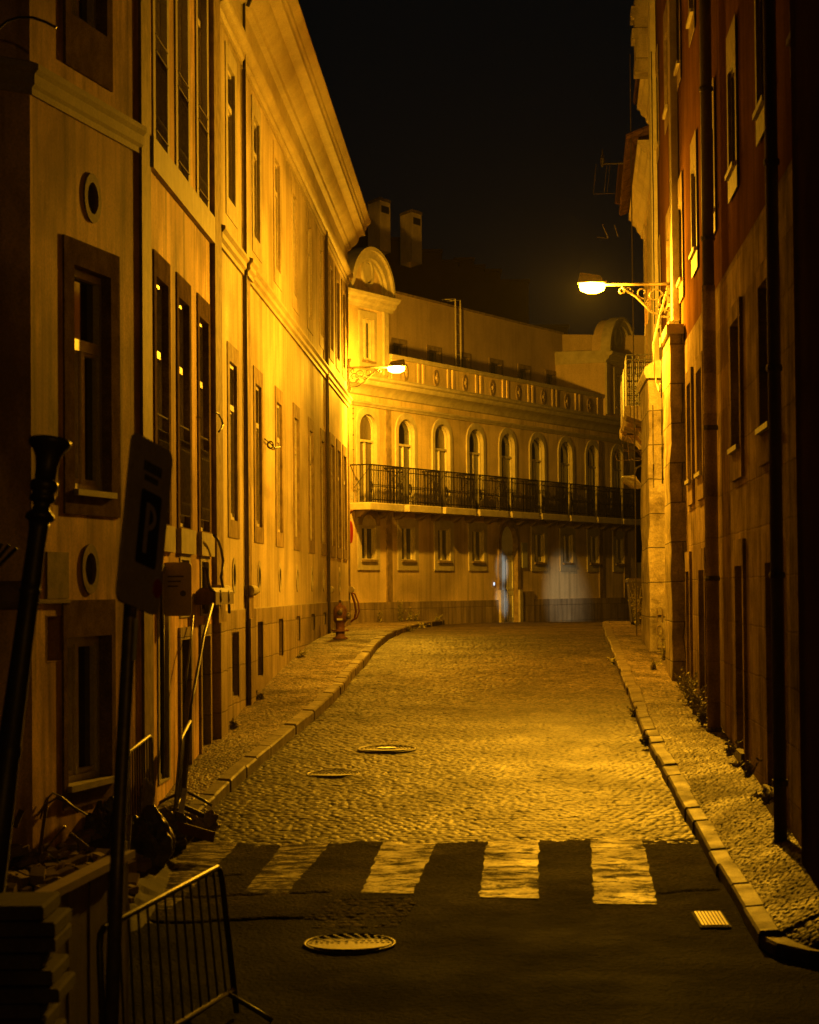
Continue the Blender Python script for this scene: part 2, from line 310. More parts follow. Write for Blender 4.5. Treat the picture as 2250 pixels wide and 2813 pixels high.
def road_h(X, Y):
    h, t = setts(X+.15*np.sin(Y*.7), Y+.12*vnoise(X, Y, 1.1, 91), .10, .11, .016, 3, .13)
    h = h*(1-np.clip((Y-52)/10, 0, .6))+ .010*(vnoise(X, Y, 1.9, 5)-.5)+.007*(vnoise(X, Y, .4, 8)-.5)
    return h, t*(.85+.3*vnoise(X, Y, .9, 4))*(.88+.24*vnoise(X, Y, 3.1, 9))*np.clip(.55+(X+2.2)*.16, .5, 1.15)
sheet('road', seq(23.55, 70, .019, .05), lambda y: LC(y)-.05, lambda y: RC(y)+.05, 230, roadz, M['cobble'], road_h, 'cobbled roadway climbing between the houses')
def far_x(y): return float(np.interp(y, [60,67,80,95], [-1.0,.9,6.5,13]))
sheet('road_beyond', np.arange(66, 96, .12), lambda y: far_x(y)-3, lambda y: 16, 140, lambda X, Y, U: _sm(Y)-.012, M['cobble'], lambda X, Y: setts(X, Y, .14, .16, .012, 3, .1), 'cobbled junction in front of the end building')
def asph_h(X, Y):
    n = .014*(vnoise(X, Y, 1.3, 2)-.5)+.004*(vnoise(X, Y, .35, 6)-.5)+.003*(vnoise(X, Y, .11, 7)-.5)+.004*(vnoise(X, Y, .05, 27)-.5)
    # repair seam and cracks running across the street
    def crack(yc, w, a): return np.clip(1-np.abs(Y-(yc+.25*(vnoise(X, Y*0, 1.0, 31)-.5)+.08*(vnoise(X, Y*0, .2, 33)-.5)))/w, 0, 1)*a
    cr = crack(20.25,.07,.03)*(vnoise(X, Y*0, 1.7, 14) > .38)+crack(18.0,.05,.022)*(vnoise(X, Y*0, 1.3, 18) > .55)+crack(22.2,.05,.02)*(vnoise(X, Y, .9, 12) > .55)+crack(21.3,.05,.02)*(vnoise(X, Y, 1.1, 19) > .6)
    worn = (vnoise(X, Y*1.6, .7, 15) > .62)*(Y > 20.4)
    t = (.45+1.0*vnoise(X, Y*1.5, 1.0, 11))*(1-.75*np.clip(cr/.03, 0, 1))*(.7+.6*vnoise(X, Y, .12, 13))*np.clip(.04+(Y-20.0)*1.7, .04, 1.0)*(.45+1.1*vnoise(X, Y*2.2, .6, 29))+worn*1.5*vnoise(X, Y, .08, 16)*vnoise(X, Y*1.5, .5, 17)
    return n-cr-.06*(Y > 23.93-.22*vnoise(X, X*0, .28, 71)-.12*vnoise(X, X*0, .09, 72)), t
sheet('asphalt_junction', seq(9, 24.05, .06, .022), lambda y: -5.5, lambda y: 5.5, 420, lambda X, Y, U: _sm(Y)+.004, M['asphalt'], asph_h, 'patched dark asphalt of the junction')
pc = [ground(915,2472), ground(1150,2478), ground(1085,2556), ground(800,2552)]
def cp_l(y): return float(np.interp(y, sorted([pc[3].y, pc[0].y]), [pc[3].x, pc[0].x]))
def cp_r(y): return float(np.interp(y, sorted([pc[2].y, pc[1].y]), [pc[2].x, pc[1].x]))
def patch_h(X, Y):
    a, t = asph_h(X, Y); h, tt = setts(X, Y, .10, .12, .03, 21, .2); edge = vnoise(X, Y, .3, 51)
    return a*.5+h*.5+.012-.012*(edge < .3), tt*(1.5+1.2*edge)
sheet('worn_cobble_patch', np.arange(pc[3].y, pc[0].y, .018), cp_l, cp_r, 70, lambda X, Y, U: _sm(Y)-.002, M['asphalt'], patch_h, 'patch of old cobbles showing through the asphalt')

# pavements
def lp_h(X, Y):
    h, t = setts(X, Y, .066, .072, .012, 41, .22); return h+.012*(vnoise(X, Y, .8, 42)-.5), t*(.7+.6*vnoise(X, Y, .6, 43))
sheet('left_pavement', seq(24.0, 59.4, .014, .035), lambda y: LWX(y)-.3, lambda y: LC(y)-.14, 110, lambda X, Y, U: _sm(Y)+.125, M['calcada'], lp_h, 'narrow left pavement of small pale setts')
sheet('left_pavement_corner', np.arange(59.4, 68, .05), lambda y: -4.5, lambda y: LC(y)-.14, 90, lambda X, Y, U: _sm(Y)+.125, M['calcada'], lp_h, 'pavement corner before the end building')
def rp_z(X, Y, U):
    w = np.vectorize(RWZ)(Y[:,0])[:,None]; a = _sm(Y)+.125; drop = np.clip((19.6-Y)/1.2, 0, 1)*.3
    return a+(w-a)*U-.10*drop*(1-U)
def rxl(y): return RC(y)+.15 if y > 19 else float(np.interp(y, [18.05,18.25,18.55,18.8,19.0], [4.2,3.4,3.0,2.93,2.90]))
sheet('right_pavement', seq(18.1, 62, .015, .04), rxl, lambda y: RWX(y)+.5+(.6 if y > 48 else 0), 120, rp_z, M['calcada'], lambda X, Y: (lambda a: (a[0]*1.25, a[1]))(lp_h(X, Y)), 'right pavement of small pale setts with weeds by the wall')
def kerb(name, path, zf, side, label):
    mb = MB(); i = 0; y = path[0]; 
    pts = []
    yy = path[0]; 
    while yy < path[1]-.3:
        L_ = random.uniform(.62, 1.25); y1 = min(yy+L_, path[1]); X0 = path[2](yy); X1 = path[2](y1-.02)
        d = Vector((X1-X0, y1-.02-yy, 0)); l = d.length; d.normalize(); n = Vector((d.y, -d.x, 0))*side   # n points to pavement
        z0 = zf(yy); z1 = zf(y1); jo = random.uniform(-.014,.014); jz = random.uniform(-.012,.008); w = .175+random.uniform(-.012,.012); jt = random.uniform(-.007,.007)
        def T(a, b, c, d=d, n=n, X0=X0, yy=yy, z0=z0, z1=z1, l=l, jo=jo, jz=jz, jt=jt, w=w): p = Vector((X0, yy, 0))+d*a+n*(b+jo); p.z = z0+(z1-z0)*a/l+c+jz+jt*(a/l-.5)+.012*(b/w-.5)*(c > 0); return p
        mb.T = T; mb.bev(.008, l-.008, 0, w, -.15, .135, .018); yy = y1+random.uniform(0,.006)
    o = mb.build(name, M['kerb']); o['kind'] = 'structure'; o['label'] = label; return o
kerb('left_kerb', (24.4, 66.8, LC), gz, -1, 'pale stone kerb of the left pavement')
kerb('right_kerb', (19.0, 61, RC), gz, 1, 'long pale stone kerb of the right pavement')
# rounded corner kerb stone leading off to the right
mb = MB(); cpts = [(RC(19.0)+.01, 19.0), (2.78,18.7), (2.98,18.42), (3.3,18.22), (3.8,18.08), (5.2,17.9)]
for (x0,y0),(x1,y1) in zip(cpts[:-1], cpts[1:]):
    d = Vector((x1-x0,y1-y0,0)); l = d.length; d.normalize(); n = Vector((-d.y, d.x, 0))
    def T(a,b,c,d=d,n=n,x0=x0,y0=y0): p = Vector((x0,y0,0))+d*a+n*b; p.z = gz(p.y)+c-.02; return p
    mb.T = T; mb.bev(-.01, l+.03, 0, .2, -.1, .12, .02)
o = mb.build('corner_kerb', M['kerb']); o['kind'] = 'structure'; o['label'] = 'kerb stones turning the corner at lower right'

# zebra crossing
zc = bpy.data.objects.new('zebra_crossing', None); col.objects.link(zc); tag(zc, 'five worn white stripes of the pedestrian crossing', None, None, 'structure')
strp = [((517,2313),(662,2313),(470,2500),(325,2500)), ((790,2299),(923,2299),(790,2456),(672,2456)), ((1062,2292),(1208,2294),(1135,2460),(992,2458)),
        ((1341,2297),(1481,2298),(1479,2470),(1315,2468)), ((1622,2298),(1762,2298),(1805,2488),(1631,2484))]
for qi, q in enumerate(strp):
    P = [ground(*p) for p in q]; n1, n2 = 30, 60; U, V = np.meshgrid(np.linspace(0,1,n1), np.linspace(0,1,n2))
    X = (P[3].x*(1-U)+P[2].x*U)*(1-V)+(P[0].x*(1-U)+P[1].x*U)*V; Y = (P[3].y*(1-U)+P[2].y*U)*(1-V)+(P[0].y*(1-U)+P[1].y*U)*V
    X = X+ .03*(vnoise(X, Y, .12, 77)-.5)*((U < .01) | (U > .99)); h, _t = asph_h(X, Y); Z = _sm(Y)+.004+h+.008
    mb = MB(); mb.v = [Vector((a,b,c)) for a,b,c in zip(X.ravel(), Y.ravel(), Z.ravel())]; mb.f = [(i*n1+j, i*n1+j+1, (i+1)*n1+j+1, (i+1)*n1+j) for i in range(n2-1) for j in range(n1-1)]
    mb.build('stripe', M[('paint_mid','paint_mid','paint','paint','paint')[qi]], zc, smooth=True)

# ------------------------------------------------------------------ wall and window kit
def outline(s0, s1, z0, z1, rise=0, n=14, e=0):
    s0 -= e; s1 += e; z0 -= e; z1 += e
    if rise == 'round':
        c = (s0+s1)/2, (z0+z1)/2; r = (s1-s0)/2; rz = (z1-z0)/2; return [(c[0]+r*math.cos(t), c[1]+rz*math.sin(t)) for t in [2*math.pi*k/24 for k in range(24)]]
    p = [(s0, z0), (s1, z0)]
    if not rise: return p+[(s1, z1), (s0, z1)]
    rr = rise+e; c = (s0+s1)/2; a = (s1-s0)/2
    return p+[(c+a*math.cos(t), z1-rr+rr*math.sin(t)) for t in [math.pi*k/n for k in range(n+1)]]
def offset_outline(s0, s1, z0, z1, rise, side, top, bot, n=14):
    if rise == 'round': return outline(s0-side, s1+side, z0-side, z1+side, 'round')
    if not rise: return [(s0-side, z0-bot), (s1+side, z0-bot), (s1+side, z1+top), (s0-side, z1+top)]
    c = (s0+s1)/2; a = (s1-s0)/2+side; rr = rise+top
    return [(s0-side, z0-bot), (s1+side, z0-bot)]+[(c+a*math.cos(t), z1-rise+rr*math.sin(t)) for t in [math.pi*k/n for k in range(n+1)]]
def wall(fr, s0, s1, z0, z1, holes, name, m, parent):
    mb = MB(fr); S = sorted({s0, s1} | {h[0] for h in holes} | {h[1] for h in holes}); S = [s for s in S if s0 <= s <= s1]; Z = sorted({z0, z1} | {h[2] for h in holes} | {h[3] for h in holes}); Z = [z for z in Z if z0 <= z <= z1]
    for a, b in zip(S[:-1], S[1:]):
        if b-a < 1e-5: continue
        for c, d in zip(Z[:-1], Z[1:]):
            ms, mz = (a+b)/2, (c+d)/2; inside = any(h[0] < ms < h[1] and h[2] < mz < h[3] for h in holes)
            if not inside: mb.add([(a,0,c),(b,0,c),(b,0,d),(a,0,d)], [(0,1,2,3)])
    for h in holes:
        rise = h[4] if len(h) > 4 else 0
        if not rise or not (s0 < (h[0]+h[1])/2 < s1): continue
        a, b, c, d = h[:4]; cs = (a+b)/2; r = (b-a)/2; n = 14
        for k in range(n):
            t0, t1 = math.pi*k/n, math.pi*(k+1)/n; x0, x1 = cs+r*math.cos(t0), cs+r*math.cos(t1)
            if rise == 'round':
                cz = (c+d)/2; rz = (d-c)/2
                mb.add([(x0,0,cz+rz*math.sin(t0)),(x1,0,cz+rz*math.sin(t1)),(x1,0,d),(x0,0,d)], [(0,1,2,3)]); mb.add([(x0,0,cz-rz*math.sin(t0)),(x1,0,cz-rz*math.sin(t1)),(x1,0,c),(x0,0,c)], [(0,1,2,3)])
            else: mb.add([(x0,0,d-rise+rise*math.sin(t0)),(x1,0,d-rise+rise*math.sin(t1)),(x1,0,d),(x0,0,d)], [(0,1,2,3)])
    o = mb.build(name, m, parent); bm = bmesh.new(); bm.from_mesh(o.data); bmesh.ops.remove_doubles(bm, verts=bm.verts, dist=.0005); bm.to_mesh(o.data); bm.free(); return o
def window(root, fr, s0, s1, z0, z1, rise=0, side=.16, top=.18, bot=.16, proud=.05, depth=.22, msur='stone', mfr='frame', mgl='glass', transom=None, mull=True, sill=True, name='window', bars=0, holes=None, fw=.055, label=None):
    if holes is not None: holes.append((s0-.02, s1+.02, z0-.02, z1+.02, (rise if rise == 'round' or not rise else rise+.02)))
    w = MB(fr).ring(outline(s0, s1, z0, z1, rise), offset_outline(s0, s1, z0, z1, rise, side, top, bot), proud, -depth-.06, 0.0).build(name, M[msur], root)
    if label: w['label'] = label
    # glass
    ol = outline(s0, s1, z0, z1, rise, e=.01); g = MB(fr); g.add([(s, -depth-.03, z) for s, z in ol], [tuple(range(len(ol)))]); g.build('pane', M[mgl], w)
    f = MB(fr); i2 = outline(s0+fw, s1-fw, z0+fw, z1-fw, (rise if rise == 'round' or not rise else max(rise-fw*.4,.02))); f.ring(i2, outline(s0+.001, s1-.001, z0+.001, z1-.001, rise), -depth+.03, -depth-.035, -depth-.035)
    c = (s0+s1)/2; zt = z1-fw
    if transom: f.box(s0+fw, s1-fw, -depth-.035, -depth+.036, z0+(z1-z0)*transom-fw*.7, z0+(z1-z0)*transom+fw*.7)
    if mull and rise != 'round': f.box(c-fw*.6, c+fw*.6, -depth-.035, -depth+.024, z0+fw, (z0+(z1-z0)*transom-fw*.7) if transom else z1-fw)
    if mull and rise != 'round' and fw > .045:            # inner sash edges
        zt2 = (z0+(z1-z0)*transom-fw*.7) if transom else z1-fw-(rise or 0)*.3
        for a, b in ((s0+fw, c-fw*.75), (c+fw*.75, s1-fw)):
            f.ring([(a+.03, z0+fw+.05), (b-.03, z0+fw+.05), (b-.03, zt2-.03), (a+.03, zt2-.03)], [(a, z0+fw), (b, z0+fw), (b, zt2), (a, zt2)], -depth+.005, -depth-.03, -depth-.03)
    for k in range(bars): z = z0+(z1-z0)*(k+1)/(bars+1); f.box(s0+fw, s1-fw, -depth-.03, -depth+.0, z-.012, z+.012)
    f.build('frame', M[mfr], w)
    if sill: MB(fr).box(s0-.03, s1+.03, -depth+.04, proud+.045, z0-.045, z0+.012).build('sill', M['stone_w' if msur != 'stone_w' else 'stone'], w)
    return w
def louvre(root, fr, s0, s1, z0, z1, holes, name='vent'):
    holes.append((s0, s1, z0, z1)); v = MB(fr).ring(outline(s0,s1,z0,z1), outline(s0,s1,z0,z1,e=.012), .004, -.3, 0).build(name, M['plinth'], root)
    MB(fr).box(s0, s1, -.31, -.30, z0, z1).build('backing', M['iron'], v)
    g = MB(fr); z = z0+.03
    while z < z1-.03: g.add([(s0,-.20,z),(s1,-.20,z),(s1,-.13,z-.035),(s0,-.13,z-.035),(s0,-.21,z-.008),(s1,-.21,z-.008),(s1,-.14,z-.043),(s0,-.14,z-.043)], [(0,1,2,3),(4,7,6,5),(0,3,7,4),(1,5,6,2),(2,6,7,3)]); z += .075
    g.build('slats', M['shutter'], v); return v

# ================================================================== LEFT BUILDING (long, with chamfered corner)
pL0 = (LWX(24.1), 24.1); pL1 = (LWX(59.3), 59.3); pC0 = (-3.31, 21.15); pD0 = (-7.2, 17.6)
FL = Frame(pL0, pL1, 1); FC = Frame(pC0, pL0, 1); FD = Frame(pD0, pC0, 1)
LB = thing('corner_building', (pL0[0], pL0[1], gz(24)), 'long pale plastered building with deep cornice lining the left side of the street', 'building')
hL, hC, hD = [], [], []
TOPZ = 10.6
dL = lambda d: (d-24.1)*FL.L/(59.3-24.1)      # depth -> s
Z_UP0, Z_UP1, Z_LO0, Z_LO1 = 8.28, 10.1, 3.95, 6.08
# three close bays beside the corner
for dc in (25.68, 27.5, 29.4):
    s = dL(dc); a, b = s-.46, s+.46
    w = window(LB, FL, a, b, 3.72, 6.30, side=.17, top=.26, bot=.02, proud=.018, depth=.085, msur='stone_d', transom=.70, holes=hL, sill=False, name='window', mgl='glass')
    r = MB(FL); 
    for z in (4.86, 4.70, 3.86): r.tube([(a+.0,.0,z),(b-.0,.0,z)], .011, 6)
    for k in range(9): x = a+.05+k*(b-a-.1)/8; r.tube([(x,.02,3.86),(x,.02,4.70)], .007, 5)
    for k in range(8):
        x = a+.05+(k+.5)*(b-a-.1)/8; r.tube([(x+.045*math.cos(t),.02,4.68+.10*math.sin(t)) for t in np.linspace(math.pi,2*math.pi,7)], .008, 5); r.tube([(x+.045*math.cos(t),.02,3.9+.10*math.sin(t)) for t in np.linspace(0,math.pi,7)], .008, 5)
    r.build('railing', M['railbrown'], w)
    MB(FL).box(a-.2, b+.2, .0, .055, 3.42, 3.70).build('sill', M['stone_w'], w)
    w = window(LB, FL, a, b, 7.72, 10.9, side=.17, top=.2, bot=.02, proud=.018, depth=.085, msur='stone_w', transom=.72, holes=hL, sill=False, name='window')
    r = MB(FL)
    for z in (8.85, 8.68, 7.84): r.tube([(a,.02,z),(b,.02,z)], .011, 6)
    for k in range(9): x = a+.05+k*(b-a-.1)/8; r.tube([(x,.02,7.84),(x,.02,8.68)], .007, 5)
    for k in range(8):
        x = a+.05+(k+.5)*(b-a-.1)/8; r.tube([(x+.045*math.cos(t),.02,8.66+.10*math.sin(t)) for t in np.linspace(math.pi,2*math.pi,7)], .008, 5); r.tube([(x+.045*math.cos(t),.02,7.9+.10*math.sin(t)) for t in np.linspace(0,math.pi,7)], .008, 5)
    r.build('railing', M['railbrown'], w)
# small openings and doorways under them
for dc, zt, zb in ((25.68, 3.2, 1.0), (27.5, 3.35, 2.72), (29.4, 3.35, 2.72)):
    s = dL(dc); window(LB, FL, s-.36, s+.36, zb, zt, side=.1, top=.08, bot=.02, proud=.015, depth=.07, msur='stone_w', mull=False, sill=False, holes=hL, mfr='dframe')
for dc in (27.45, 29.35):
    s = dL(dc); w = window(LB, FL, s-.42, s+.42, .75, 2.45, side=.12, top=.14, bot=.02, proud=.03, depth=.09, msur='plinth', mfr='dframe', mull=True, sill=False, holes=hL, name='doorway', mgl='glass')
# regular bays of the long front
BAYS = [32.75, 36.3, 39.85, 43.4, 46.95, 50.2]
for i, dc in enumerate(BAYS):
    s = dL(dc)
    window(LB, FL, s-.45, s+.45, Z_LO0, Z_LO1, side=.26, top=.24, bot=.24, proud=.014, depth=.06, msur='stone', transom=.72, sill=False, holes=hL)
    window(LB, FL, s-.45, s+.45, Z_UP0, Z_UP1, side=.26, top=.24, bot=.26, proud=.012, depth=.065, msur='plaster' if i > 1 else 'stone_w', transom=.72, sill=False, holes=hL)
    window(LB, FL, s-.15, s+.15, 3.05, 3.36, 'round', side=.085, proud=.014, depth=.05, msur='stone_w', mfr='dframe', mull=False, sill=False, holes=hL, name='round_window', fw=.02)
    zb = gz(dc)+.125+.22
    if i: louvre(LB, FL, s-.5, s+.32, zb, 2.53, hL)
    else: window(LB, FL, s-.42, s+.42, zb+.05, 2.42, side=.02, top=.02, bot=.02, proud=.002, depth=.08, msur='plinth', mfr='dframe', mull=False, sill=False, holes=hL, name='basement_window')
for dc in (53.2, 55.4, 57.6):
    s = dL(dc)
    window(LB, FL, s-.55, s+.55, Z_LO0, Z_LO1+.1, side=.22, top=.24, bot=.24, proud=.02, depth=.06, msur='stone', transom=.72, sill=False, holes=hL)
    window(LB, FL, s-.5, s+.5, Z_UP0, Z_UP1, side=.22, top=.24, bot=.24, proud=.02, depth=.06, msur='stone', transom=.72, sill=False, holes=hL)
s = dL(55.4); window(LB, FL, s-.2, s+.2, 3.0, 3.42, 'round', side=.09, proud=.014, depth=.05, msur='stone_w', mfr='dframe', mull=False, sill=False, holes=hL, name='round_window', fw=.02)
wall(FL, 0, dL(30.35), -.6, TOPZ+2.4, hL, 'wall', M['plaster_old'], LB)
wall(FL, dL(30.35), FL.L, -.6, TOPZ, hL, 'wall', M['plaster'], LB)
# plinths
zpl = 2.73
def plinth(s0, s1, fr=FL, z=zpl, o=.02, m='plinth', hs=hL):
    hs2 = [h for h in hs if h[2] < z-.02]
    S = wall(fr.off(o), s0, s1, -.6, z, hs2, 'plinth', M[m], LB); MB(fr).box(s0, s1, .0, o+.0, z, z+.012).build('plinth_cap', M['stone_w'], LB)
plinth(dL(31.0), dL(34.15)); plinth(dL(34.9), dL(51.2), o=.025); plinth(dL(51.2), FL.L, o=.02)
# pilasters with torus blocks
def pilaster(fr, s0, s1, z1, o=.05, m='stone', torus=3.0, base=True):
    MB(fr).box(s0, s1, 0, o, 3.05, z1).build('pilaster', M[m], LB)
    if torus:
        t = MB(fr).sweep([(0,2.93)]+[(o+.03+.07*math.cos(a), 3.0+.075*math.sin(a)) for a in np.linspace(-math.pi/2, math.pi/2, 9)]+[(0,3.08)], s0-.03, s1+.03).build('torus_moulding', M['stone_w'], LB)
    if base:
        MB(fr).box(s0-.02, s1+.02, 0, o+.045, -.6, 2.6).build('pilaster_base', M['plinth'], LB); MB(fr).box(s0, s1, 0, o+.02, 2.6, 2.925).build('pilaster_neck', M['stone'], LB)
pilaster(FL, dL(30.25), dL(31.0), 10.9, .06)
pilaster(FL, dL(34.2), dL(34.85), 7.5, .04)
MB(FL).box(dL(34.2), dL(34.85), 0, .03, 7.75, 10.42).build('pilaster', M['plaster'], LB)
pilaster(FL, dL(51.3), dL(51.7), 10.4, .03, base=False)
pilaster(FL, FL.L-.35, FL.L, 10.4, .03, base=False)
MB(FL).box(dL(24.1)-.0, dL(24.75), 0, .03, -.6, TOPZ+2.4).build('pilaster', M['stone'], LB)
# string course (broken by the pilasters) and cornice
SP = [(0,7.46),(.035,7.46),(.035,7.52),(.07,7.55),(.07,7.62),(.11,7.66),(.11,7.70),(0,7.74)]
for a, b in ((dL(31.0), dL(34.2)), (dL(34.85), FL.L+.08)): MB(FL).sweep(SP, a, b).build('string_course', M['cornice'], LB)
MB(FL).sweep([(o+.05, z) for o, z in SP], dL(34.12), dL(34.93)).build('string_course', M['cornice'], LB)
MB(FL).box(dL(24.75), dL(30.25), 0, .06, 7.36, 7.69).build('window_band', M['stone_w'], LB)
MB(FC).sweep([(0,7.38),(.02,7.38),(.02,7.44),(.045,7.47),(.045,7.56),(.08,7.60),(.08,7.65),(0,7.68)], 0.0, FC.L+.02).build('string_course', M['cornice'], LB)
MB(FD).sweep([(0,7.38),(.02,7.38),(.02,7.44),(.045,7.47),(.045,7.56),(.08,7.60),(.08,7.65),(0,7.68)], 0.0, FD.L).build('string_course', M['cornice'], LB)
AR = [(0,10.44),(.03,10.44),(.03,10.50),(.06,10.54),(.06,10.60)]+[(.05+.10*math.cos(a), 10.72+.115*math.sin(a)) for a in np.linspace(-math.pi/2, math.pi/2, 9)]+[(0,10.84)]
COR = [(0,10.84),(.015,10.84),(.02,11.32),(.10,11.36),(.12,11.42),(.20,11.46),(.27,11.54),(.30,11.62),(.30,11.66),(.33,11.68),(.38,11.70),(.46,11.715),(.46,11.73),(.46,11.83),(.49,11.86),(.50,11.93),(.55,11.97),(.60,12.03),(.60,12.07),(0,12.07)]
o = MB(FL).sweep(AR, dL(31.0), FL.L+.10).build('architrave_moulding', M['cornice'], LB); smoothang(o, 35)
o = MB(FL).sweep(COR, dL(24.1), FL.L+.02).build('cornice', M['cornice'], LB); smoothang(o, 35)
# roof slope and the back so that the block is solid
mbk = MB(); z = 12.07; A = FL(0,.3,z); B = FL(FL.L,.3,z); C = FL(FL.L,-9,z+3); D = FL(0,-9,z+3); mbk.v = [A,B,C,D]; mbk.f = [(0,1,2,3)]; mbk.build('roof', M['roof'], LB)
MB(FL).box(FL.L-.02, FL.L, -9, .0, -.6, 12.06).build('gable_wall', M['plaster'], LB)
# chamfered corner
def cz(px, py): return FC.hit(px, py)
a = FC.hit(199, 740)[0]; b = FC.hit(300, 760)[0]
w = window(LB, FC, a, b, FC.hit(250,1352)[1], FC.hit(250,745)[1], side=.26, top=.24, bot=.22, proud=.018, depth=.11, msur='stone_d', transom=.66, holes=hC, sill=True, fw=.075)
a2, zb = FC.hit(183, 2160); b2, zt = FC.hit(302, 1748); zb = FC.hit(240,2150)[1]; zt = FC.hit(240,1748)[1]
window(LB, FC, a2, b2, zb, zt, side=.11, top=.34, bot=.2, proud=.02, depth=.14, msur='stone_d', holes=hC, sill=True, fw=.07)
a3 = FC.s(190,40); b3 = FC.s(288,40); window(LB, FC, a3, b3, FC.hit(240,70)[1], 10.9, side=.16, top=.2, bot=.5, proud=.025, depth=.12, msur='stone_d', holes=hC, sill=False, mull=True, transom=.7)
for (px, py, r_) in ((246,1563,.15), (252,545,.15)):
    s_, z_ = FC.hit(px, py); window(LB, FC, s_-r_, s_+r_, z_-r_, z_+r_, 'round', side=.085, proud=.016, depth=.05, msur='stone', mfr='dframe', mull=False, sill=False, holes=hC, name='round_window', fw=.015)
s_, z1_ = FC.hit(128,1692); s2_, z0_ = FC.hit(180,1815); z1_ = FC.hit(155,1692)[1]; z0_ = FC.hit(155,1815)[1]
hC.append((s_, s2_, z0_, z1_)); n_ = MB(FC).ring(outline(s_,s2_,z0_,z1_), outline(s_,s2_,z0_,z1_,e=.01), .003, -.2, 0).build('niche', M['plaster_old'], LB); MB(FC).box(s_,s2_,-.2,-.19,z0_,z1_).build('broken_masonry', M['brick'], n_)
wall(FC, 0, FC.L, -.6, TOPZ+2.4, hC, 'wall', M['plaster_old'], LB)
wall(FD, 0, FD.L, -.6, TOPZ+2.4, hD, 'wall', M['plaster_old'], LB)
MB(FD).sweep([(0,2.86),(.09,2.86),(.12,2.93),(.12,3.0),(.06,3.06),(0,3.1)], 0, FD.L).build('plinth_moulding', M['stone'], LB)
MB(FC).sweep([(0,2.90),(.03,2.90),(.03,2.93),(0,2.94)], 0, FC.s(185)).build('plinth_moulding', M['stone'], LB)
MB(FC).box(FC.s(125), FC.s(184), 0, .02, 2.94, 3.36).build('wall_plaque', M['stone'], LB)
# downpipes on the left building
for d_, z1_, r_ in ((34.12, 11.4, .022), (51.1, 10.6, .035)):
    MB(FL).tube([(dL(d_), .05, gz(d_)+.12), (dL(d_), .05, z1_)], r_, 10).build('downpipe', M['pipe'], LB, smooth=True)
p_ = MB(FL).tube([(dL(34.12),.10,11.3),(dL(34.12),.16,11.42),(dL(34.18),.33,11.55)], .03, 8).build('pipe_elbow', M['pipe'], LB, smooth=True)

# ================================================================== END BUILDING
KF = 204290.0
def FPT(px): d = KF/(4270-px); return ((px-1125)*d/FP, d)
FF = Frame(FPT(880), FPT(1745), 1)
if FF.n.y > 0: FF.n = -FF.n
EB = thing('balcony_building', (*FPT(1380), gz(70)), 'pale building closing the street with nine arched balcony windows and a parapet', 'building')
hF = []
S = lambda px, py=1600: FF.hit(px, py)[0]
s1w = S(1010, 1300); s9w = S(1697, 1300); step = (s9w-s1w)/8; zfl = 5.24
cols = [s1w+step*k for k in range(9)]
for k, s in enumerate(cols):
    window(EB, FF, s-.50, s+.50, zfl, 7.55, .36, side=.17, top=.17, bot=0, proud=.035, depth=.09, msur='stone_w', transom=.70, sill=False, fw=.042, holes=hF, name='balcony_window', mgl='curtain' if k in (0,2) else 'glass')
    # balcony
    b = MB(FF).bev(s-1.02, s+1.0, 0, .58, 5.04, 5.22, .02).build('balcony', M['stone_w'], EB)
    MB(FF).sweep([(0,4.86),(.12,4.86),(.3,5.0),(.45,5.04),(0,5.04)], s-.75, s-.55).build('bracket', M['stone'], b); MB(FF).sweep([(0,4.86),(.12,4.86),(.3,5.0),(.45,5.04),(0,5.04)], s+.55, s+.75).build('bracket', M['stone'], b)
    r = MB(FF); zt = 6.17; e0, e1, oo = s-1.0, s+.98, .55
    r.box(e0, e1, oo-.02, oo+.02, zt, zt+.03); r.box(e0-.02, e0+.01, 0, oo, zt, zt+.03); r.box(e1-.01, e1+.02, 0, oo, zt, zt+.03); r.box(e0, e1, oo-.012, oo+.012, zt-.13, zt-.11); r.box(e0, e1, oo-.012, oo+.012, 5.29, 5.31)
    for q in range(20):
        x = e0+(e1-e0)*q/19; r.tube([(x,oo,5.23),(x,oo,zt)], .013 if q % 19 else .02, 5)
        if q % 19: r.lathe((x,oo,5.66), [(.008,-.05),(.024,-.02),(.012,0),(.024,.02),(.008,.05)], 6); 
    for q in range(1, 6):
        y = oo*q/6
        for x in (e0, e1): r.tube([(x,y,5.23),(x,y,zt)], .009, 5)
    for x in (e0+.10, e1-.10):
        r.tube([(x+.06*math.cos(t), oo, 5.62+.16*math.sin(t)) for t in np.linspace(0, 2*math.pi, 14)], .009, 5); r.tube([(x,oo,zt),(x-.0,.05,5.6)], .008, 5)
    r.build('railing', M['railiron'], b)
gl = [0,1,2,3,5,6,7,8]
for k in gl:
    s = cols[k]+ (.06 if k else .0)
    rise = .5 if k in (0,8) else 0
    window(EB, FF, s-.42, s+.42, 3.76, 4.66 if not rise else 4.62, 0, side=.22, top=.22, bot=.26, proud=.03, depth=.07, msur='stone_w', holes=hF, name='window', sill=True, mgl='glass', fw=.04)
    if rise: MB(FF).ring(outline(s-.42, s+.42, 4.66, 4.95, .28), offset_outline(s-.42, s+.42, 4.66, 4.95, .28, .22, .22, 0), .045, .0, 0).build('arched_hood', M['stone'], EB)
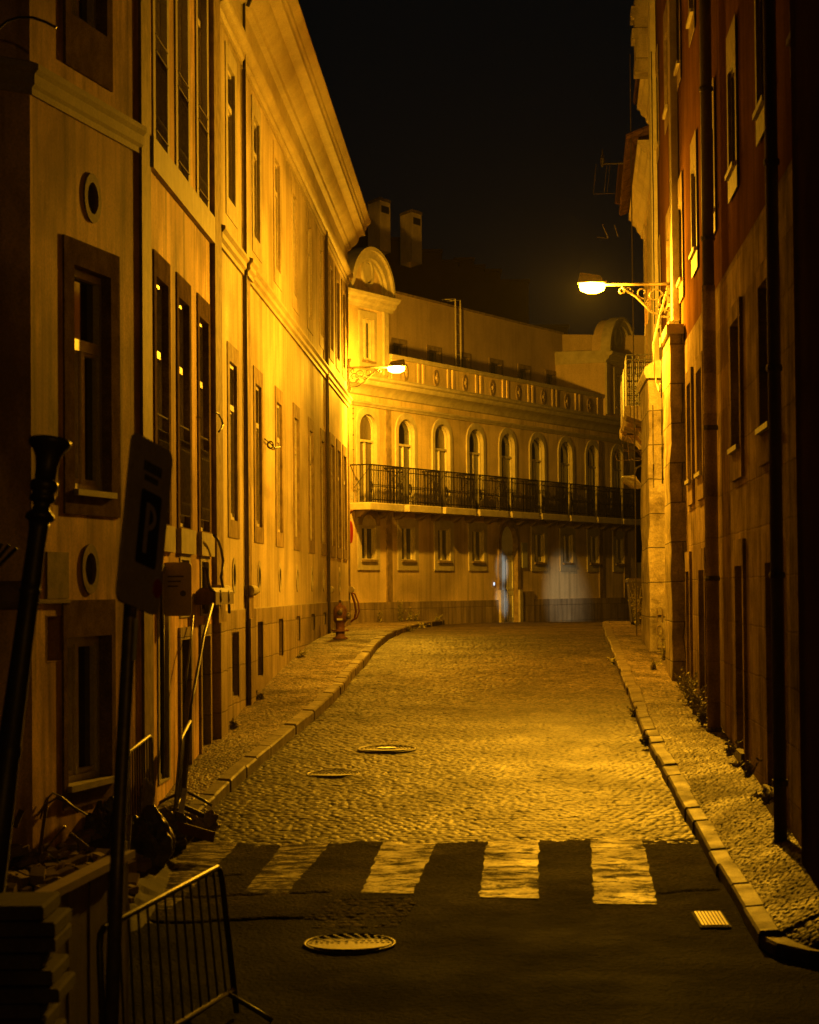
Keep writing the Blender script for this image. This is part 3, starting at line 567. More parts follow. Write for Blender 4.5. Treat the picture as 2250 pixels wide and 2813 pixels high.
# the door with its arched stone jamb
sd = cols[4]-.02; 
hF.append((sd-.62, sd+.62, .9, 4.88, .5))
dw = MB(FF).ring(outline(sd-.6, sd+.6, .9, 4.86, .5), offset_outline(sd-.6, sd+.6, .9, 4.86, .5, .2, .2, 0), .06, -.28, 0).build('doorway', M['stone'], EB)
dl = MB(FF); dl.box(sd-.6, sd-.01, -.12, -.08, 1.6, 3.96); dl.box(sd+.01, sd+.6, -.12, -.08, 1.6, 3.96); dl.box(sd-.6, sd+.6, -.12, -.12, 3.96, 4.08)
dl.box(sd-.6, sd+.6, -.13, -.10, 4.08, 4.9)
dl.box(sd-.6, sd+.6, -.12, -.08, .9, 1.6)
for a, b in ((sd-.54, sd-.07), (sd+.07, sd+.54)):
    for c, d in ((2.1, 2.85), (2.95, 3.85)): dl.ring([(a+.05,c+.05),(b-.05,c+.05),(b-.05,d-.05),(a+.05,d-.05)], [(a,c),(b,c),(b,d),(a,d)], -.065, -.08, -.08)
dl = dl.build('door', M['door'], dw); MB(FF).box(sd-.012, sd+.012, -.08, -.12, 2.02, 3.94).build('meeting_stile', M['iron'], dl)
MB(FF).tube([(sd-.06,-.07,2.95),(sd-.06,-.02,2.95),(sd-.07,-.02,2.95)], .012, 6).build('handle', M['iron'], dl)
for side_ in (-1,1): MB(FF).box(sd+side_*.72-.11, sd+side_*.72+.11, 0, .12, .9, 2.95).build('jamb_base', M['stone_w'], dw)
wall(FF, 0, FF.L, 1.0, 8.2, hF, 'wall', M['farwall'], EB)
hs = [h for h in hF if h[3] > 4.8 and h[2] < 1.5]
a0, b0 = sd-.83, sd+.83
for a, b in ((0, a0), (b0+.0, b0+1.0), (b0+1.0, FF.L)): MB(FF).box(a, b, 0, .05 if a != b0 else .07, .9, 2.66 if a != b0 else 2.9).build('plinth', M['plinth'], EB)
for px in (1068, 1718, 1650): s = S(px); MB(FF).box(s-.16, s+.16, 0, .04, 2.66, 7.72).build('pilaster', M['stone'], EB)
# entablature
MB(FF).sweep([(0,7.74),(.04,7.74),(.06,7.78),(.10,7.82),(.10,7.85),(0,7.88)], 0, FF.L+.1).build('string_course', M['stone_w'], EB)
o = MB(FF).sweep([(0,8.02),(.05,8.05),(.08,8.14),(.16,8.22),(.30,8.27),(.33,8.33),(.33,8.38),(.40,8.42),(.42,8.48),(.25,8.52),(0,8.55)], 0, FF.L+.3).build('cornice', M['stone_w'], EB); smoothang(o, 35)
# parapet with medallions between the two towers
sT0, sT1 = S(1072,1000), S(1648,1100)
MB(FF).box(sT0, sT1, -.22, -.02, 8.5, 9.12).build('parapet', M['farwall'], EB)
MB(FF).sweep([(-.27,9.12),(.05,9.12),(.07,9.17),(.07,9.23),(-.27,9.26)], sT0, sT1).build('parapet_coping', M['stone_w'], EB)
nP = 8; wP = (sT1-sT0)/nP
for k in range(nP+1):
    s = sT0+wP*k
    for ds in (-.16, .16):
        if sT0 <= s+ds <= sT1: MB(FF).box(s+ds-.07, s+ds+.07, -.02, .015, 8.5, 9.115).build('parapet_pier', M['farwall'], EB)
    if k < nP:
        c = s+wP/2; MB(FF).ring([(c+.09*math.cos(t), 8.82+.15*math.sin(t)) for t in np.linspace(0,2*math.pi,20,endpoint=False)], [(c+.16*math.cos(t), 8.82+.23*math.sin(t)) for t in np.linspace(0,2*math.pi,20,endpoint=False)], .012, -.02, -.02).build('medallion', M['stone'], EB)
        MB(FF).lathe((c,-.03,8.82), [(.06,0),(.06,.04),(.03,.06)], 12, axis=FF.n).build('medallion_boss', M['farwall'], EB)
MB(FF).box(sT0, sT1, -.02, .05, 8.5, 8.58).build('parapet_base', M['stone_w'], EB)
# set-back attic
FA = FF.off(-1.7); hA = []
SA = lambda px, py: FA.hit(px, py)[0]
for px, py in ((1093,940),(1190,955),(1272,990),(1360,1010),(1438,1035),(1512,1045)):
    s = SA(px, py); window(EB, FA, s-.36, s+.44, 8.75, 9.95, side=.13, top=.14, bot=0, proud=.03, depth=.14, msur='stone', mull=False, sill=False, holes=hA, name='attic_window', mfr='dframe', fw=.04)
zA = FA.hit(1075,803)[1]; print('attic z', zA, FA.hit(1500,920)[1])
sa0, sa1 = SA(1040,800), SA(1545,930)
wall(FA, sa0, sa1, 8.3, zA, hA, 'attic_wall', M['attic'], EB); MB(FA).box(sa0, sa1, -.1, .05, zA, zA+.06).build('attic_coping', M['stone'], EB)
FA2 = Frame((FA(sa1,0,0).x, FA(sa1,0,0).y), (FA(sa1,0,0).x+2.6, FA(sa1,0,0).y+.5), 1); 
MB(FA2).box(0, FA2.L+1.5, -.2, 0, 8.3, zA).build('attic_wall', M['attic'], EB)
r_ = MB(); A = FA(sa0,0,zA+.06); B = FA(sa1,0,zA+.06); C = FA(sa1,-5,zA+1.5); D = FA(sa0,-5,zA+1.5); r_.v = [A,B,C,D]; r_.f = [(0,1,2,3)]; r_.build('attic_roof', M['darkwall'], EB)
MB(FF).box(0, FF.L, -1.72, -.2, 8.42, 8.5).build('terrace', M['stone'], EB)
# access ladder
ld = MB(FA); s = SA(1243, 900)
for ds in (-.18,.18): ld.tube([(s+ds,.18,8.5),(s+ds,.18,zA+.22),(s+ds,-.25,zA+.22)], .022, 6)
for k in range(9): ld.tube([(s-.18,.18,8.75+k*.3),(s+.18,.18,8.75+k*.3)], .014, 5)
ld.build('roof_ladder', M['frame'], EB)
# towers with arched pediments
def tower(s0, s1, wc, nm, wid=.36):
    hT = []
    window(EB, FF.off(.03), wc-wid, wc+wid, 8.92, 10.02, side=.15, top=.2, bot=.24, proud=.035, depth=.07, msur='stone_w', holes=hT, name='tower_window', sill=True)
    wall(FF.off(.03), s0, s1, 8.5, 10.3, hT, 'tower_wall', M['farwall'], EB)
    MB(FF).box(s1-.02, s1, -1.9, .03, 8.5, 10.3).build('tower_side_wall', M['attic'], EB); MB(FF).box(s0, s0+.02, -1.9, .03, 8.5, 10.3).build('tower_side_wall', M['attic'], EB)
    for s in (s0+.14, s1-.14): MB(FF).box(s-.13, s+.13, .03, .09, 8.62, 10.3).build('tower_pilaster', M['stone_w'], EB)
    o = MB(FF).sweep([(-1.9,10.3),(.08,10.3),(.10,10.38),(.18,10.44),(.20,10.52),(.30,10.57),(.32,10.66),(.1,10.70),(-1.9,10.74)], s0-.05, s1+.28).build('tower_cornice', M['stone_w'], EB)
    c = wc+.05; a = (s1-s0)/2*.88; n = 24; T = np.linspace(0, math.pi, n)
    def arc(k, kz): return [(c+k*math.cos(t), 10.7+kz*math.sin(t)) for t in T]
    H = 1.13
    f = MB(FF); pts = arc(a*.9, H*.9); f.add([(s,.0,z) for s, z in pts], [tuple(range(n))]); f.build('tympanum', M['farwall'], EB)
    for k0, k1, o1, o2 in ((.72,.80,.06,.0),(.80,.98,.14,.0),(.98,1.06,.22,-.12)):
        p0, p1 = arc(a*k0, H*k0), arc(a*k1, H*k1); g = MB(FF)
        for i in range(n-1):
            g.add([(p0[i][0],o1,p0[i][1]),(p1[i][0],o1,p1[i][1]),(p1[i+1][0],o1,p1[i+1][1]),(p0[i+1][0],o1,p0[i+1][1]), (p0[i][0],o2,p0[i][1]),(p1[i][0],o2,p1[i][1]),(p1[i+1][0],o2,p1[i+1][1]),(p0[i+1][0],o2,p0[i+1][1])], [(0,1,2,3),(0,3,7,4),(1,5,6,2)])
        g.build('arch_moulding', M['stone_w'], EB)
    MB(FF).ring([(c+.24*math.cos(t), 11.25+.30*math.sin(t)) for t in np.linspace(0,2*math.pi,24,endpoint=False)], [(c+.33*math.cos(t), 11.25+.40*math.sin(t)) for t in np.linspace(0,2*math.pi,24,endpoint=False)], .07, 0, 0).build('oculus', M['stone_w'], EB)
    MB(FF).lathe((c,.0,11.25), [(.25,0),(.25,.03)], 24, axis=FF.n).build('oculus_disc', M['stone_w'], EB)
    g = MB(FF); p1 = arc(a*1.0, H*1.0)
    for i in range(n-1): g.add([(p1[i][0],-.1,p1[i][1]),(p1[i+1][0],-.1,p1[i+1][1]),(p1[i+1][0],-.45,p1[i+1][1]),(p1[i][0],-.45,p1[i][1])], [(0,1,2,3)])
    g.build('vault_roof', M['attic'], EB)
    MB(FF).box(s1-.16, s1+.04, -.5, -.2, 10.74, 11.25).build('tower_pinnacle', M['stone_w'], EB)
tower(S(935), S(1066), S(1006,950), 'left'); tower(S(1660,1050), FF.L-.02, S(1697,1080), 'right', .32)
# door panel, entry lights
o = MB(FF).box(S(1432,1530)-.02, S(1443,1530)+.06, 0, .05, 3.6, 4.35).build('name_plate', M['plate'], EB)
o = MB(FF).box(S(1356)-.02, S(1356)+.02, .01, .03, FF.hit(1356,1608)[1], FF.hit(1356,1600)[1]).build('intercom_light', M['led'], EB)
MB(FF).box(FF.L, FF.L+.02, -9, 0, 1.0, 10.3).build('side_wall', M['attic'], EB)
MB(FF).box(0, FF.L, -9, -8.9, 1.0, 9).build('rear_wall', M['darkwall'], EB)

# ================================================================== RIGHT BUILDING (rust red over stone)
FR = Frame((RWX(16), 16), (RWX(48.2), 48.2), -1)
dR = lambda d: (d-16)*FR.L/(48.2-16)
sR = lambda px, py=1600: FR.hit(px, py)[0]
RB = thing('red_building', (RWX(28), 28, 1.1), 'tall rust red plastered building with weathered stone lower storeys on the right', 'building')
hR = []
for d in (20.8, 24.2, 27.9, 31.3, 34.8, 38.2, 41.7, 45.1):
    s = dR(d)
    for z0, z1 in ((7.83, 9.05), (11.25, 12.6)):
        window(RB, FR, s-.5, s+.5, z0, z1, side=.14, top=.45, bot=.30, proud=.012, depth=.06, msur='stone', mfr='dframe', sill=True, holes=hR, bars=1, mgl='curtain')
for px0, px1, d0 in ((2098,2131,0), (2018,2041,0), (1921,1936,0), (1898,1905,0)):
    a, b = sR(px1, 1200), sR(px0, 1200); a, b = min(a,b), max(a,b)
    if b-a < .7: b = a+.9
    window(RB, FR, a, b, 4.58, 6.03, side=.17, top=.2, bot=.36, proud=.04, depth=.14, msur='ashlar', mfr='dframe', mull=True, sill=True, holes=hR, bars=3 if px0 == 1921 else 0)
for px0, px1 in ((2115,2145), (2030,2050), (1928,1944), (1894,1902)):
    a, b = sR(px1, 1800), sR(px0, 1800); a, b = min(a,b), max(a,b); b = min(b, a+1.15); b = max(b, a+.8); zb = .6
    hR.append((a, b, -.5, 3.24))
    w = MB(FR).ring(outline(a+.01,b-.01,zb,3.23), offset_outline(a+.01,b-.01,zb,3.23,0,.15,.3,0), .04, -.20, 0).build('doorway', M['ashlar'], RB)
    zz = RWZ(16+(a+b)/2); dd = MB(FR); dd.box(a, (a+b)/2-.01, -.19, -.15, zz, 3.25); dd.box((a+b)/2+.01, b, -.19, -.15, zz, 3.25)
    for p, q in ((a+.08,(a+b)/2-.08), ((a+b)/2+.08,b-.08)):
        for c, e in ((zz+.2, zz+.9), (zz+1.0, 3.05)): dd.ring([(p+.04,c+.04),(q-.04,c+.04),(q-.04,e-.04),(p+.04,e-.04)], [(p,c),(q,c),(q,e),(p,e)], -.14, -.15, -.15)
    dd = dd.build('door', M['dframe'], w); MB(FR).tube([((a+b)/2-.05,-.14,zz+1.05),((a+b)/2-.05,-.10,zz+1.05),((a+b)/2-.05,-.10,zz+.9),((a+b)/2-.05,-.14,zz+.9)], .011, 6).build('handle', M['galv'], dd)
    MB(FR).box(a-.1, b+.1, -.35, .08, zz-.3, zz+.06).build('doorstep', M['kerb'], w)
ZS = 6.80
wall(FR, 0, FR.L, -1, ZS, hR, 'stone_wall', M['ashlar'], RB)
wall(FR.off(-.02), 0, FR.L, ZS, 14.6, hR, 'plaster_wall', M['red'], RB)
MB(FR).box(0, FR.L, -.03, .0, ZS-.02, ZS+.005).build('stone_ledge', M['ashlar'], RB)
for px, w_ in ((1859,.30), (1802,.40)):
    s = sR(px, 400); MB(FR).box(s-w_/2-.15, s+w_/2+.15, 0, .11, 7.28 if px > 1850 else 1.5, 14.6).build('pilaster', M['stone_w'], RB)
s = sR(1862, 860); MB(FR).box(s-.42, s+.42, 0, .17, 7.16, 7.28).build('pilaster_foot', M['stone_w'], RB); MB(FR).box(s-.50, s+.50, 0, .22, 7.10, 7.16).build('pilaster_foot', M['stone_w'], RB)
# battered masonry buttresses
def buttress(fr, s0, s1, o_top, o_bot, z0, z1, root, nseg=22):
    mb = MB(fr); V = []; nz = nseg
    for i in range(nz+1):
        z = z0+(z1-z0)*i/nz; k = i/nz; o = o_bot+(o_top-o_bot)*k
        for (s, oo) in ((s0,0.0),(s0,o),(s1,o),(s1,0.0)):
            V.append((s+random.uniform(-.018,.018)*(s == s0), oo+(random.uniform(-.018,.018) if oo else 0), z))
    F = [(4*i+j, 4*i+j+1, 4*i+j+5, 4*i+j+4) for i in range(nz) for j in range(3)]+[(4*nz,4*nz+1,4*nz+2,4*nz+3)]
    mb.add(V, F); return mb.build('buttress', M['buttress'], root)
buttress(FR, dR(37.7), dR(39.7), .22, .25, -.5, 6.95, RB); MB(FR).box(dR(37.6), dR(39.8), 0, .27, 6.95, 7.10).build('buttress_cap', M['stone_w'], RB)
buttress(FR, dR(43.4), dR(46.6), .30, .34, -.5, 6.75, RB); MB(FR).sweep([(0,6.75),(.34,6.75),(.38,6.85),(.36,6.95),(.2,7.05),(0,7.1)], dR(43.3), dR(46.7)).build('buttress_cap', M['stone_w'], RB)
# faded letters sprayed on the second buttress front
g = MB(FR.off(0)); s0 = dR(43.4)-.012
def gl(pts, r=.013): g.tube([(s0, o, z) for o, z in pts], r, 4)
gl([(.19,2.62),(.19,2.38)]); gl([(.10,2.60),(.10,2.38)]); gl([(.10,2.5),(.19,2.5)])
gl([(.15+.05*math.cos(t), 2.22+.09*math.sin(t)) for t in np.linspace(0,2*math.pi,14)]); gl([(.19,2.08),(.19,1.9),(.10,1.9),(.10,2.08)])
g.build('sprayed_letters', M['graff'], RB)
MB(FR).box(FR.L-.02, FR.L, -8, 0, -1, 14.6).build('end_wall', M['plaster_old'], RB)
# drainpipes on it
for px, r_, z0, z1, mm in ((1974,.075,6.8,14.6,'pipe'), (1974,.085,.6,6.8,'ashlar'), (2160,.06,.6,14.6,'pipe')):
    s = sR(px, 900 if px < 2000 else 800); MB(FR).tube([(s,.12,z0),(s,.12,z1)], r_, 12).build('downpipe', M[mm], RB, smooth=True)
    for z in np.arange(z0+.6, z1, 1.9): MB(FR).lathe((s,.12,z), [(r_+.012,-.03),(r_+.018,0),(r_+.012,.03)], 12).build('pipe_bracket', M['iron'], RB)
# near neighbour: dark box with its lack of light put into the colour
s = sR(2200, 800); MB(FR).box(0, s, 0, .06, -.5, 14.6).build('unlit_neighbour', M['shadedark'], RB)
# loose cables down the corner of the building
rc = random.Random(3)
for px, top, bot, oo in ((1869,850,1330,.30), (1790,100,1900,.36), (1815,120,900,.14), (1846,1110,1340,.32)):
    s = sR(px, (top+bot)/2); zt = FR.hit(px, top)[1]; zb = FR.hit(px, bot)[1]; n = 14
    c_ = MB(FR).tube([(s+rc.uniform(-.07,.07), oo, zt+(zb-zt)*k/n) for k in range(n+1)], .012, 5).build('cable', M['iron'], RB)
s_, z_ = FR.hit(1866, 800); c_ = MB(FR).tube([(s_,.2,z_),(s_+.1,.3,z_-.35),(s_+.5,.4,z_-.8),(s_+.9,.35,z_-1.4),(s_+.7,.3,z_-1.55),(s_+.5,.3,z_-1.45)], .016, 7).build('cable_conduit', M['stone_w'], RB, smooth=True)

# ================================================================== HOUSES BEYOND, RIGHT
FQ = Frame((5.02, 48.4), (5.75, 58.5), -1)
QB = thing('balcony_house', (5.3, 52, 2.0), 'old house with deep eaves and iron balconies just past the red building', 'building')
hQ = []
for s in (1.7, 4.9, 8.0):
    for z0, z1 in ((6.75, 8.9), (9.75, 11.2)):
        w = window(QB, FQ, s-.45, s+.45, z0, z1, side=.14, top=.18, bot=.1, proud=.05, depth=.2, msur='stone_w', transom=None, holes=hQ, sill=False)
    window(QB, FQ, s-.42, s+.42, 4.4, 5.9, side=.12, top=.14, bot=.14, proud=.05, depth=.1, msur='stone_w', mgl='glass', holes=hQ, name='shuttered_window', mfr='shutter', bars=12)
wall(FQ, 0, FQ.L, 1, 11.5, hQ, 'wall', M['plaster_old'], QB)
def eaves(fr, s0, s1, z, m='cornice', out=.55, root=QB):
    o = MB(fr).sweep([(0,z-.55),(.06,z-.55),(.08,z-.45),(.16,z-.38),(.18,z-.28),(.27,z-.22),(.30,z-.12),(.36,z-.08),(.36,z),(0,z)], s0, s1).build('eaves_cornice', M[m], root); smoothang(o, 35)
    t = MB(fr); 
    t.add([(s0-.1,out,z+.02),(s1,out,z+.02),(s1,-2.6,z+1.3),(s0-.1,-2.6,z+1.3),(s0-.1,out,z+.06),(s1,out,z+.06),(s1,-2.6,z+1.36),(s0-.1,-2.6,z+1.36)], [(0,1,2,3),(4,7,6,5),(0,4,5,1),(0,3,7,4),(1,5,6,2)])
    k = s0-.05
    while k < s1: t.tube([(k, out+.03, z+.05), (k, -2.6, z+1.35)], .06, 6); k += .2
    t.build('tiled_roof', M['roof'], root)
eaves(FQ, 0, FQ.L, 12.0)
MB(FQ).box(0, FQ.L, -.3, 0, 11.5, 12.0).build('eaves_wall', M['plaster_old'], QB)
# dormer storey with its own eaves
MB(FQ).box(1.2, 5.2, -2.2, -.12, 12.3, 13.3).build('dormer', M['plaster_old'], QB)
eaves(FQ.off(-.12), 1.1, 5.3, 13.75, out=.40); MB(FQ).box(1.1, 5.3, -2, -.12, 13.2, 13.75).build('dormer_wall', M['stone_w'], QB)
for s in (1.7, 3.3, 4.6): MB(FQ).box(s-.3, s+.3, -.14, -.1, 12.45, 13.1).build('dormer_shutter', M['dframe'], QB)
# crumbling party wall over the end of the red building
pw = MB(FR); 
for i in range(7): pw.box(FR.L+.02, FR.L+.75+random.uniform(-.08,.08), -.7, .28+random.uniform(-.05,.05), 13.35+i*.22, 13.57+i*.22)
pw.build('party_wall', M['buttress'], RB)
for k, (s0, s1) in enumerate(((.9, 2.6), (4.0, 5.9), (7.1, 9.0))):
    b = MB(FQ).sweep([(0,6.2),(.15,6.2),(.3,6.38),(.62,6.5),(.66,6.56),(.66,6.70),(0,6.70)], s0, s1).build('balcony', M['buttress'], QB)
    r = MB(FQ); oo = .62
    for z in (6.75, 7.05, 7.35, 7.65, 7.75):
        r.tube([(s0,0,z),(s0,oo,z),(s1,oo,z),(s1,0,z)], .013, 5)
    for q in range(17): x = s0+(s1-s0)*q/16; r.tube([(x,oo,6.7),(x,oo,7.75)], .010, 5)
    for q in range(5):
        for x in (s0, s1): r.tube([(x,oo*q/5,6.7),(x,oo*q/5,7.75)], .010, 5)
    r.build('railing', M['iron'], b)
# old clothes-line brackets and wall lamp
br = thing('clothes_line_bracket', (5.4,54,6), 'rusty iron bars sticking out of the wall past the red building', 'bracket')
for py, x0, d in ((1193,1722,54), (1238,1712,55), (1172,1745,52), (1259,1736,56)):
    p = atd(x0, py, d); q = Vector((FQ(0,0,0).x+.072*(d-48.4)+.03, d, p.z)); b = MB(); b.tube([tuple(p), tuple(q)], .028, 6)
    if py in (1193,1238): b.tube([tuple(p+(q-p)*.45), (q.x, d, q.z-.4)], .016, 5)
    b.build('bar', M['iron'], br)
w_ = MB(); pa, pb = atd(1724,1190,54), atd(1730,1262,55.5)
for k in range(3): w_.tube([tuple(pa+(pb-pa)*t+Vector((.3*math.sin(math.pi*t)*(k-1),0,-.25*math.sin(math.pi*t)))) for t in np.linspace(0,1,9)], .008, 4)
w_.build('wires', M['iron_lt'], br)
p = atd(1735,1325,52); wl = thing('dish_wall_lamp', tuple(p), 'unlit shallow dish shaped lamp on a curved arm beside the end building', 'lamp')
ax = Vector((-.42,-.35,-.82)).normalized()
MB().lathe(tuple(p), [(.05,-.16),(.07,-.13),(.20,-.03),(.245,.0),(.235,.012),(.06,-.05)], 20, axis=ax).build('dish', M['white'], wl, smooth=True)
MB().tube([tuple(p-ax*.14), tuple(p+Vector((.10,0,.30))), tuple(p+Vector((.30,0,.42))), tuple(p+Vector((.48,0,.36)))], .02, 7).build('arm', M['iron'], wl, smooth=True)
# further dark backdrop house with low wall beside the end building
DB = thing('side_street_house', (8, 92, 1.8), 'dark narrow strip of house seen between the end building and the red building', 'building')
MB().box(6.0, 13, 92, 96, 1, 11).build('wall', M['darkwall'], DB); MB().box(6.2,12,91.9,92,4,5.6).build('window', M['glass'], DB)
o = MB().box(6.9, 9.5, 84, 84.3, 1, 3.85).build('low_garden_wall', M['stone_w']); tag(o, 'low pale wall closing the gap right of the end building', 'wall')
bp_ = atd(1758,1605,56.5); bn = thing('wheelie_bin', (bp_.x, bp_.y, gz(56.5)+.12), 'dark wheelie bin tucked behind the weeds near the far right corner', 'bin')
b = MB(); X0, Y0, Z0 = bn.location; b.add([(X0-.22,Y0-.25,Z0+.08),(X0+.22,Y0-.25,Z0+.08),(X0+.22,Y0+.2,Z0+.08),(X0-.22,Y0+.2,Z0+.08),(X0-.29,Y0-.33,Z0+1.0),(X0+.29,Y0-.33,Z0+1.0),(X0+.29,Y0+.28,Z0+1.0),(X0-.29,Y0+.28,Z0+1.0)], [(0,3,2,1),(0,1,5,4),(1,2,6,5),(2,3,7,6),(3,0,4,7)]); b.build('body', M['iron'], bn)
MB().bev(X0-.32, X0+.32, Y0-.38, Y0+.32, Z0+1.0, Z0+1.1, .04).build('lid', M['iron'], bn); MB().tube([(X0-.2,Y0+.24,Z0+.1),(X0+.2,Y0+.24,Z0+.1)], .09, 12).build('wheel', M['iron'], bn)
# rooftop antennas
for (px, py, d, k, lab) in ((1655,450,57,0,'thin rooftop television aerial with a small cap above the eaves'), (1640,640,60,1,'faint leaning aerial just above the right street lamp')):
    p = atd(px, py, d); a = thing('roof_antenna', tuple(p), lab, 'antenna'); m_ = MB()
    if not k:
        q = atd(1785, 446, 54); m_.tube([tuple(p), tuple(q)], .022, 6); m_.build('boom', M['iron'], a); e = MB()
        for x, y1 in ((1638,532),(1668,528),(1676,528)): t0 = atd(x, 450, 57); t1 = atd(x-8, y1, 57); e.tube([tuple(t0), tuple(t1)], .008, 4)
        e.tube([tuple(atd(1632,533,57)), tuple(atd(1690,531,57))], .008, 4); e.build('elements', M['iron_lt'], a)
        c = atd(1655,430,57); MB().lathe(tuple(c), [(.02,-.25),(.045,-.2),(.06,-.05),(.03,.02),(.015,.18)], 10).build('cap', M['iron'], a)
        c = atd(1710,447,57); MB().tube([tuple(c), tuple(atd(1700,560,57))], .10, 8).build('mast', M['darkwall'], a)
    else:
        e = MB(); e.tube([tuple(p+Vector((0,0,-.1))), tuple(atd(1671,655,60))], .01, 4); e.tube([tuple(atd(1655,617,60)), tuple(atd(1671,653,60))], .012, 4); e.tube([tuple(atd(1688,618,60)), tuple(atd(1698,650,60))], .012, 4); e.build('elements', M['iron_lt'], a)

# ================================================================== DARK BLOCKS AND CHIMNEYS BEHIND
BK = thing('stepped_block', (4, 84, 2), 'unlit dark block with stepped roofline behind the end building', 'building')
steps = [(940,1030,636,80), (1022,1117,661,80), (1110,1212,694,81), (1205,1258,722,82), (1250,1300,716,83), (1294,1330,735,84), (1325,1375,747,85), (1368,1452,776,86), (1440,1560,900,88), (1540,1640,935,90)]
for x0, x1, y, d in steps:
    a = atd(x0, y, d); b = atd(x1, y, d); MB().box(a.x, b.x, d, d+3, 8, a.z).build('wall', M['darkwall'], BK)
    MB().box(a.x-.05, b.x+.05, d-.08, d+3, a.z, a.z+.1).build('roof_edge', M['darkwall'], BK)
for (x0, xm, x1, y0, y1, d, lab) in ((1010,1043,1072,545,660,76,'taller square pale chimney nearest the cornice'), (1099,1131,1158,578,692,78,'second square pale chimney to the right of the taller one')):
    a = atd(x0, y0, d+.9); m_ = atd(xm, y0, d); b = atd(x1, y0, d+.7); zt = m_.z; zb = atd(xm, y1, d).z-.3
    ch = thing('chimney', (m_.x, m_.y, zb), lab, 'chimney', 'square chimneys above the end building'); bx = MB()
    c = Vector((a.x+b.x-m_.x, a.y+b.y-m_.y, 0))
    P = [(a.x,a.y),(m_.x,m_.y),(b.x,b.y),(c.x,c.y)]
    bx.v = [Vector((x,y,zb)) for x,y in P]+[Vector((x,y,zt-.05)) for x,y in P]; bx.f = [(0,1,5,4),(1,2,6,5),(2,3,7,6),(3,0,4,7),(4,5,6,7)]; bx.build('stack', M['chim'], ch)
    cx, cy = (a.x+b.x)/2, (a.y+b.y)/2; cp = MB(); cp.v = [Vector((cx+(x-cx)*1.07, cy+(y-cy)*1.07, z)) for z in (zt-.05, zt+.04) for x, y in P]; cp.f = [(0,3,2,1),(4,5,6,7),(0,1,5,4),(1,2,6,5),(2,3,7,6),(3,0,4,7)]; cp.build('cap', M['stone'], ch)
    e = Vector((b.x-m_.x, b.y-m_.y, 0)); nn = Vector((e.y,-e.x,0)).normalized()
    vt = MB(); q0 = Vector((m_.x,m_.y,0))+e*.12+nn*.012; q1 = Vector((m_.x,m_.y,0))+e*.85+nn*.012; vt.v = [Vector((q0.x,q0.y,zt-.42)), Vector((q1.x,q1.y,zt-.42)), Vector((q1.x,q1.y,zt-.2)), Vector((q0.x,q0.y,zt-.2))]; vt.f = [(0,1,2,3)]; vt.build('vent', M['iron'], ch)

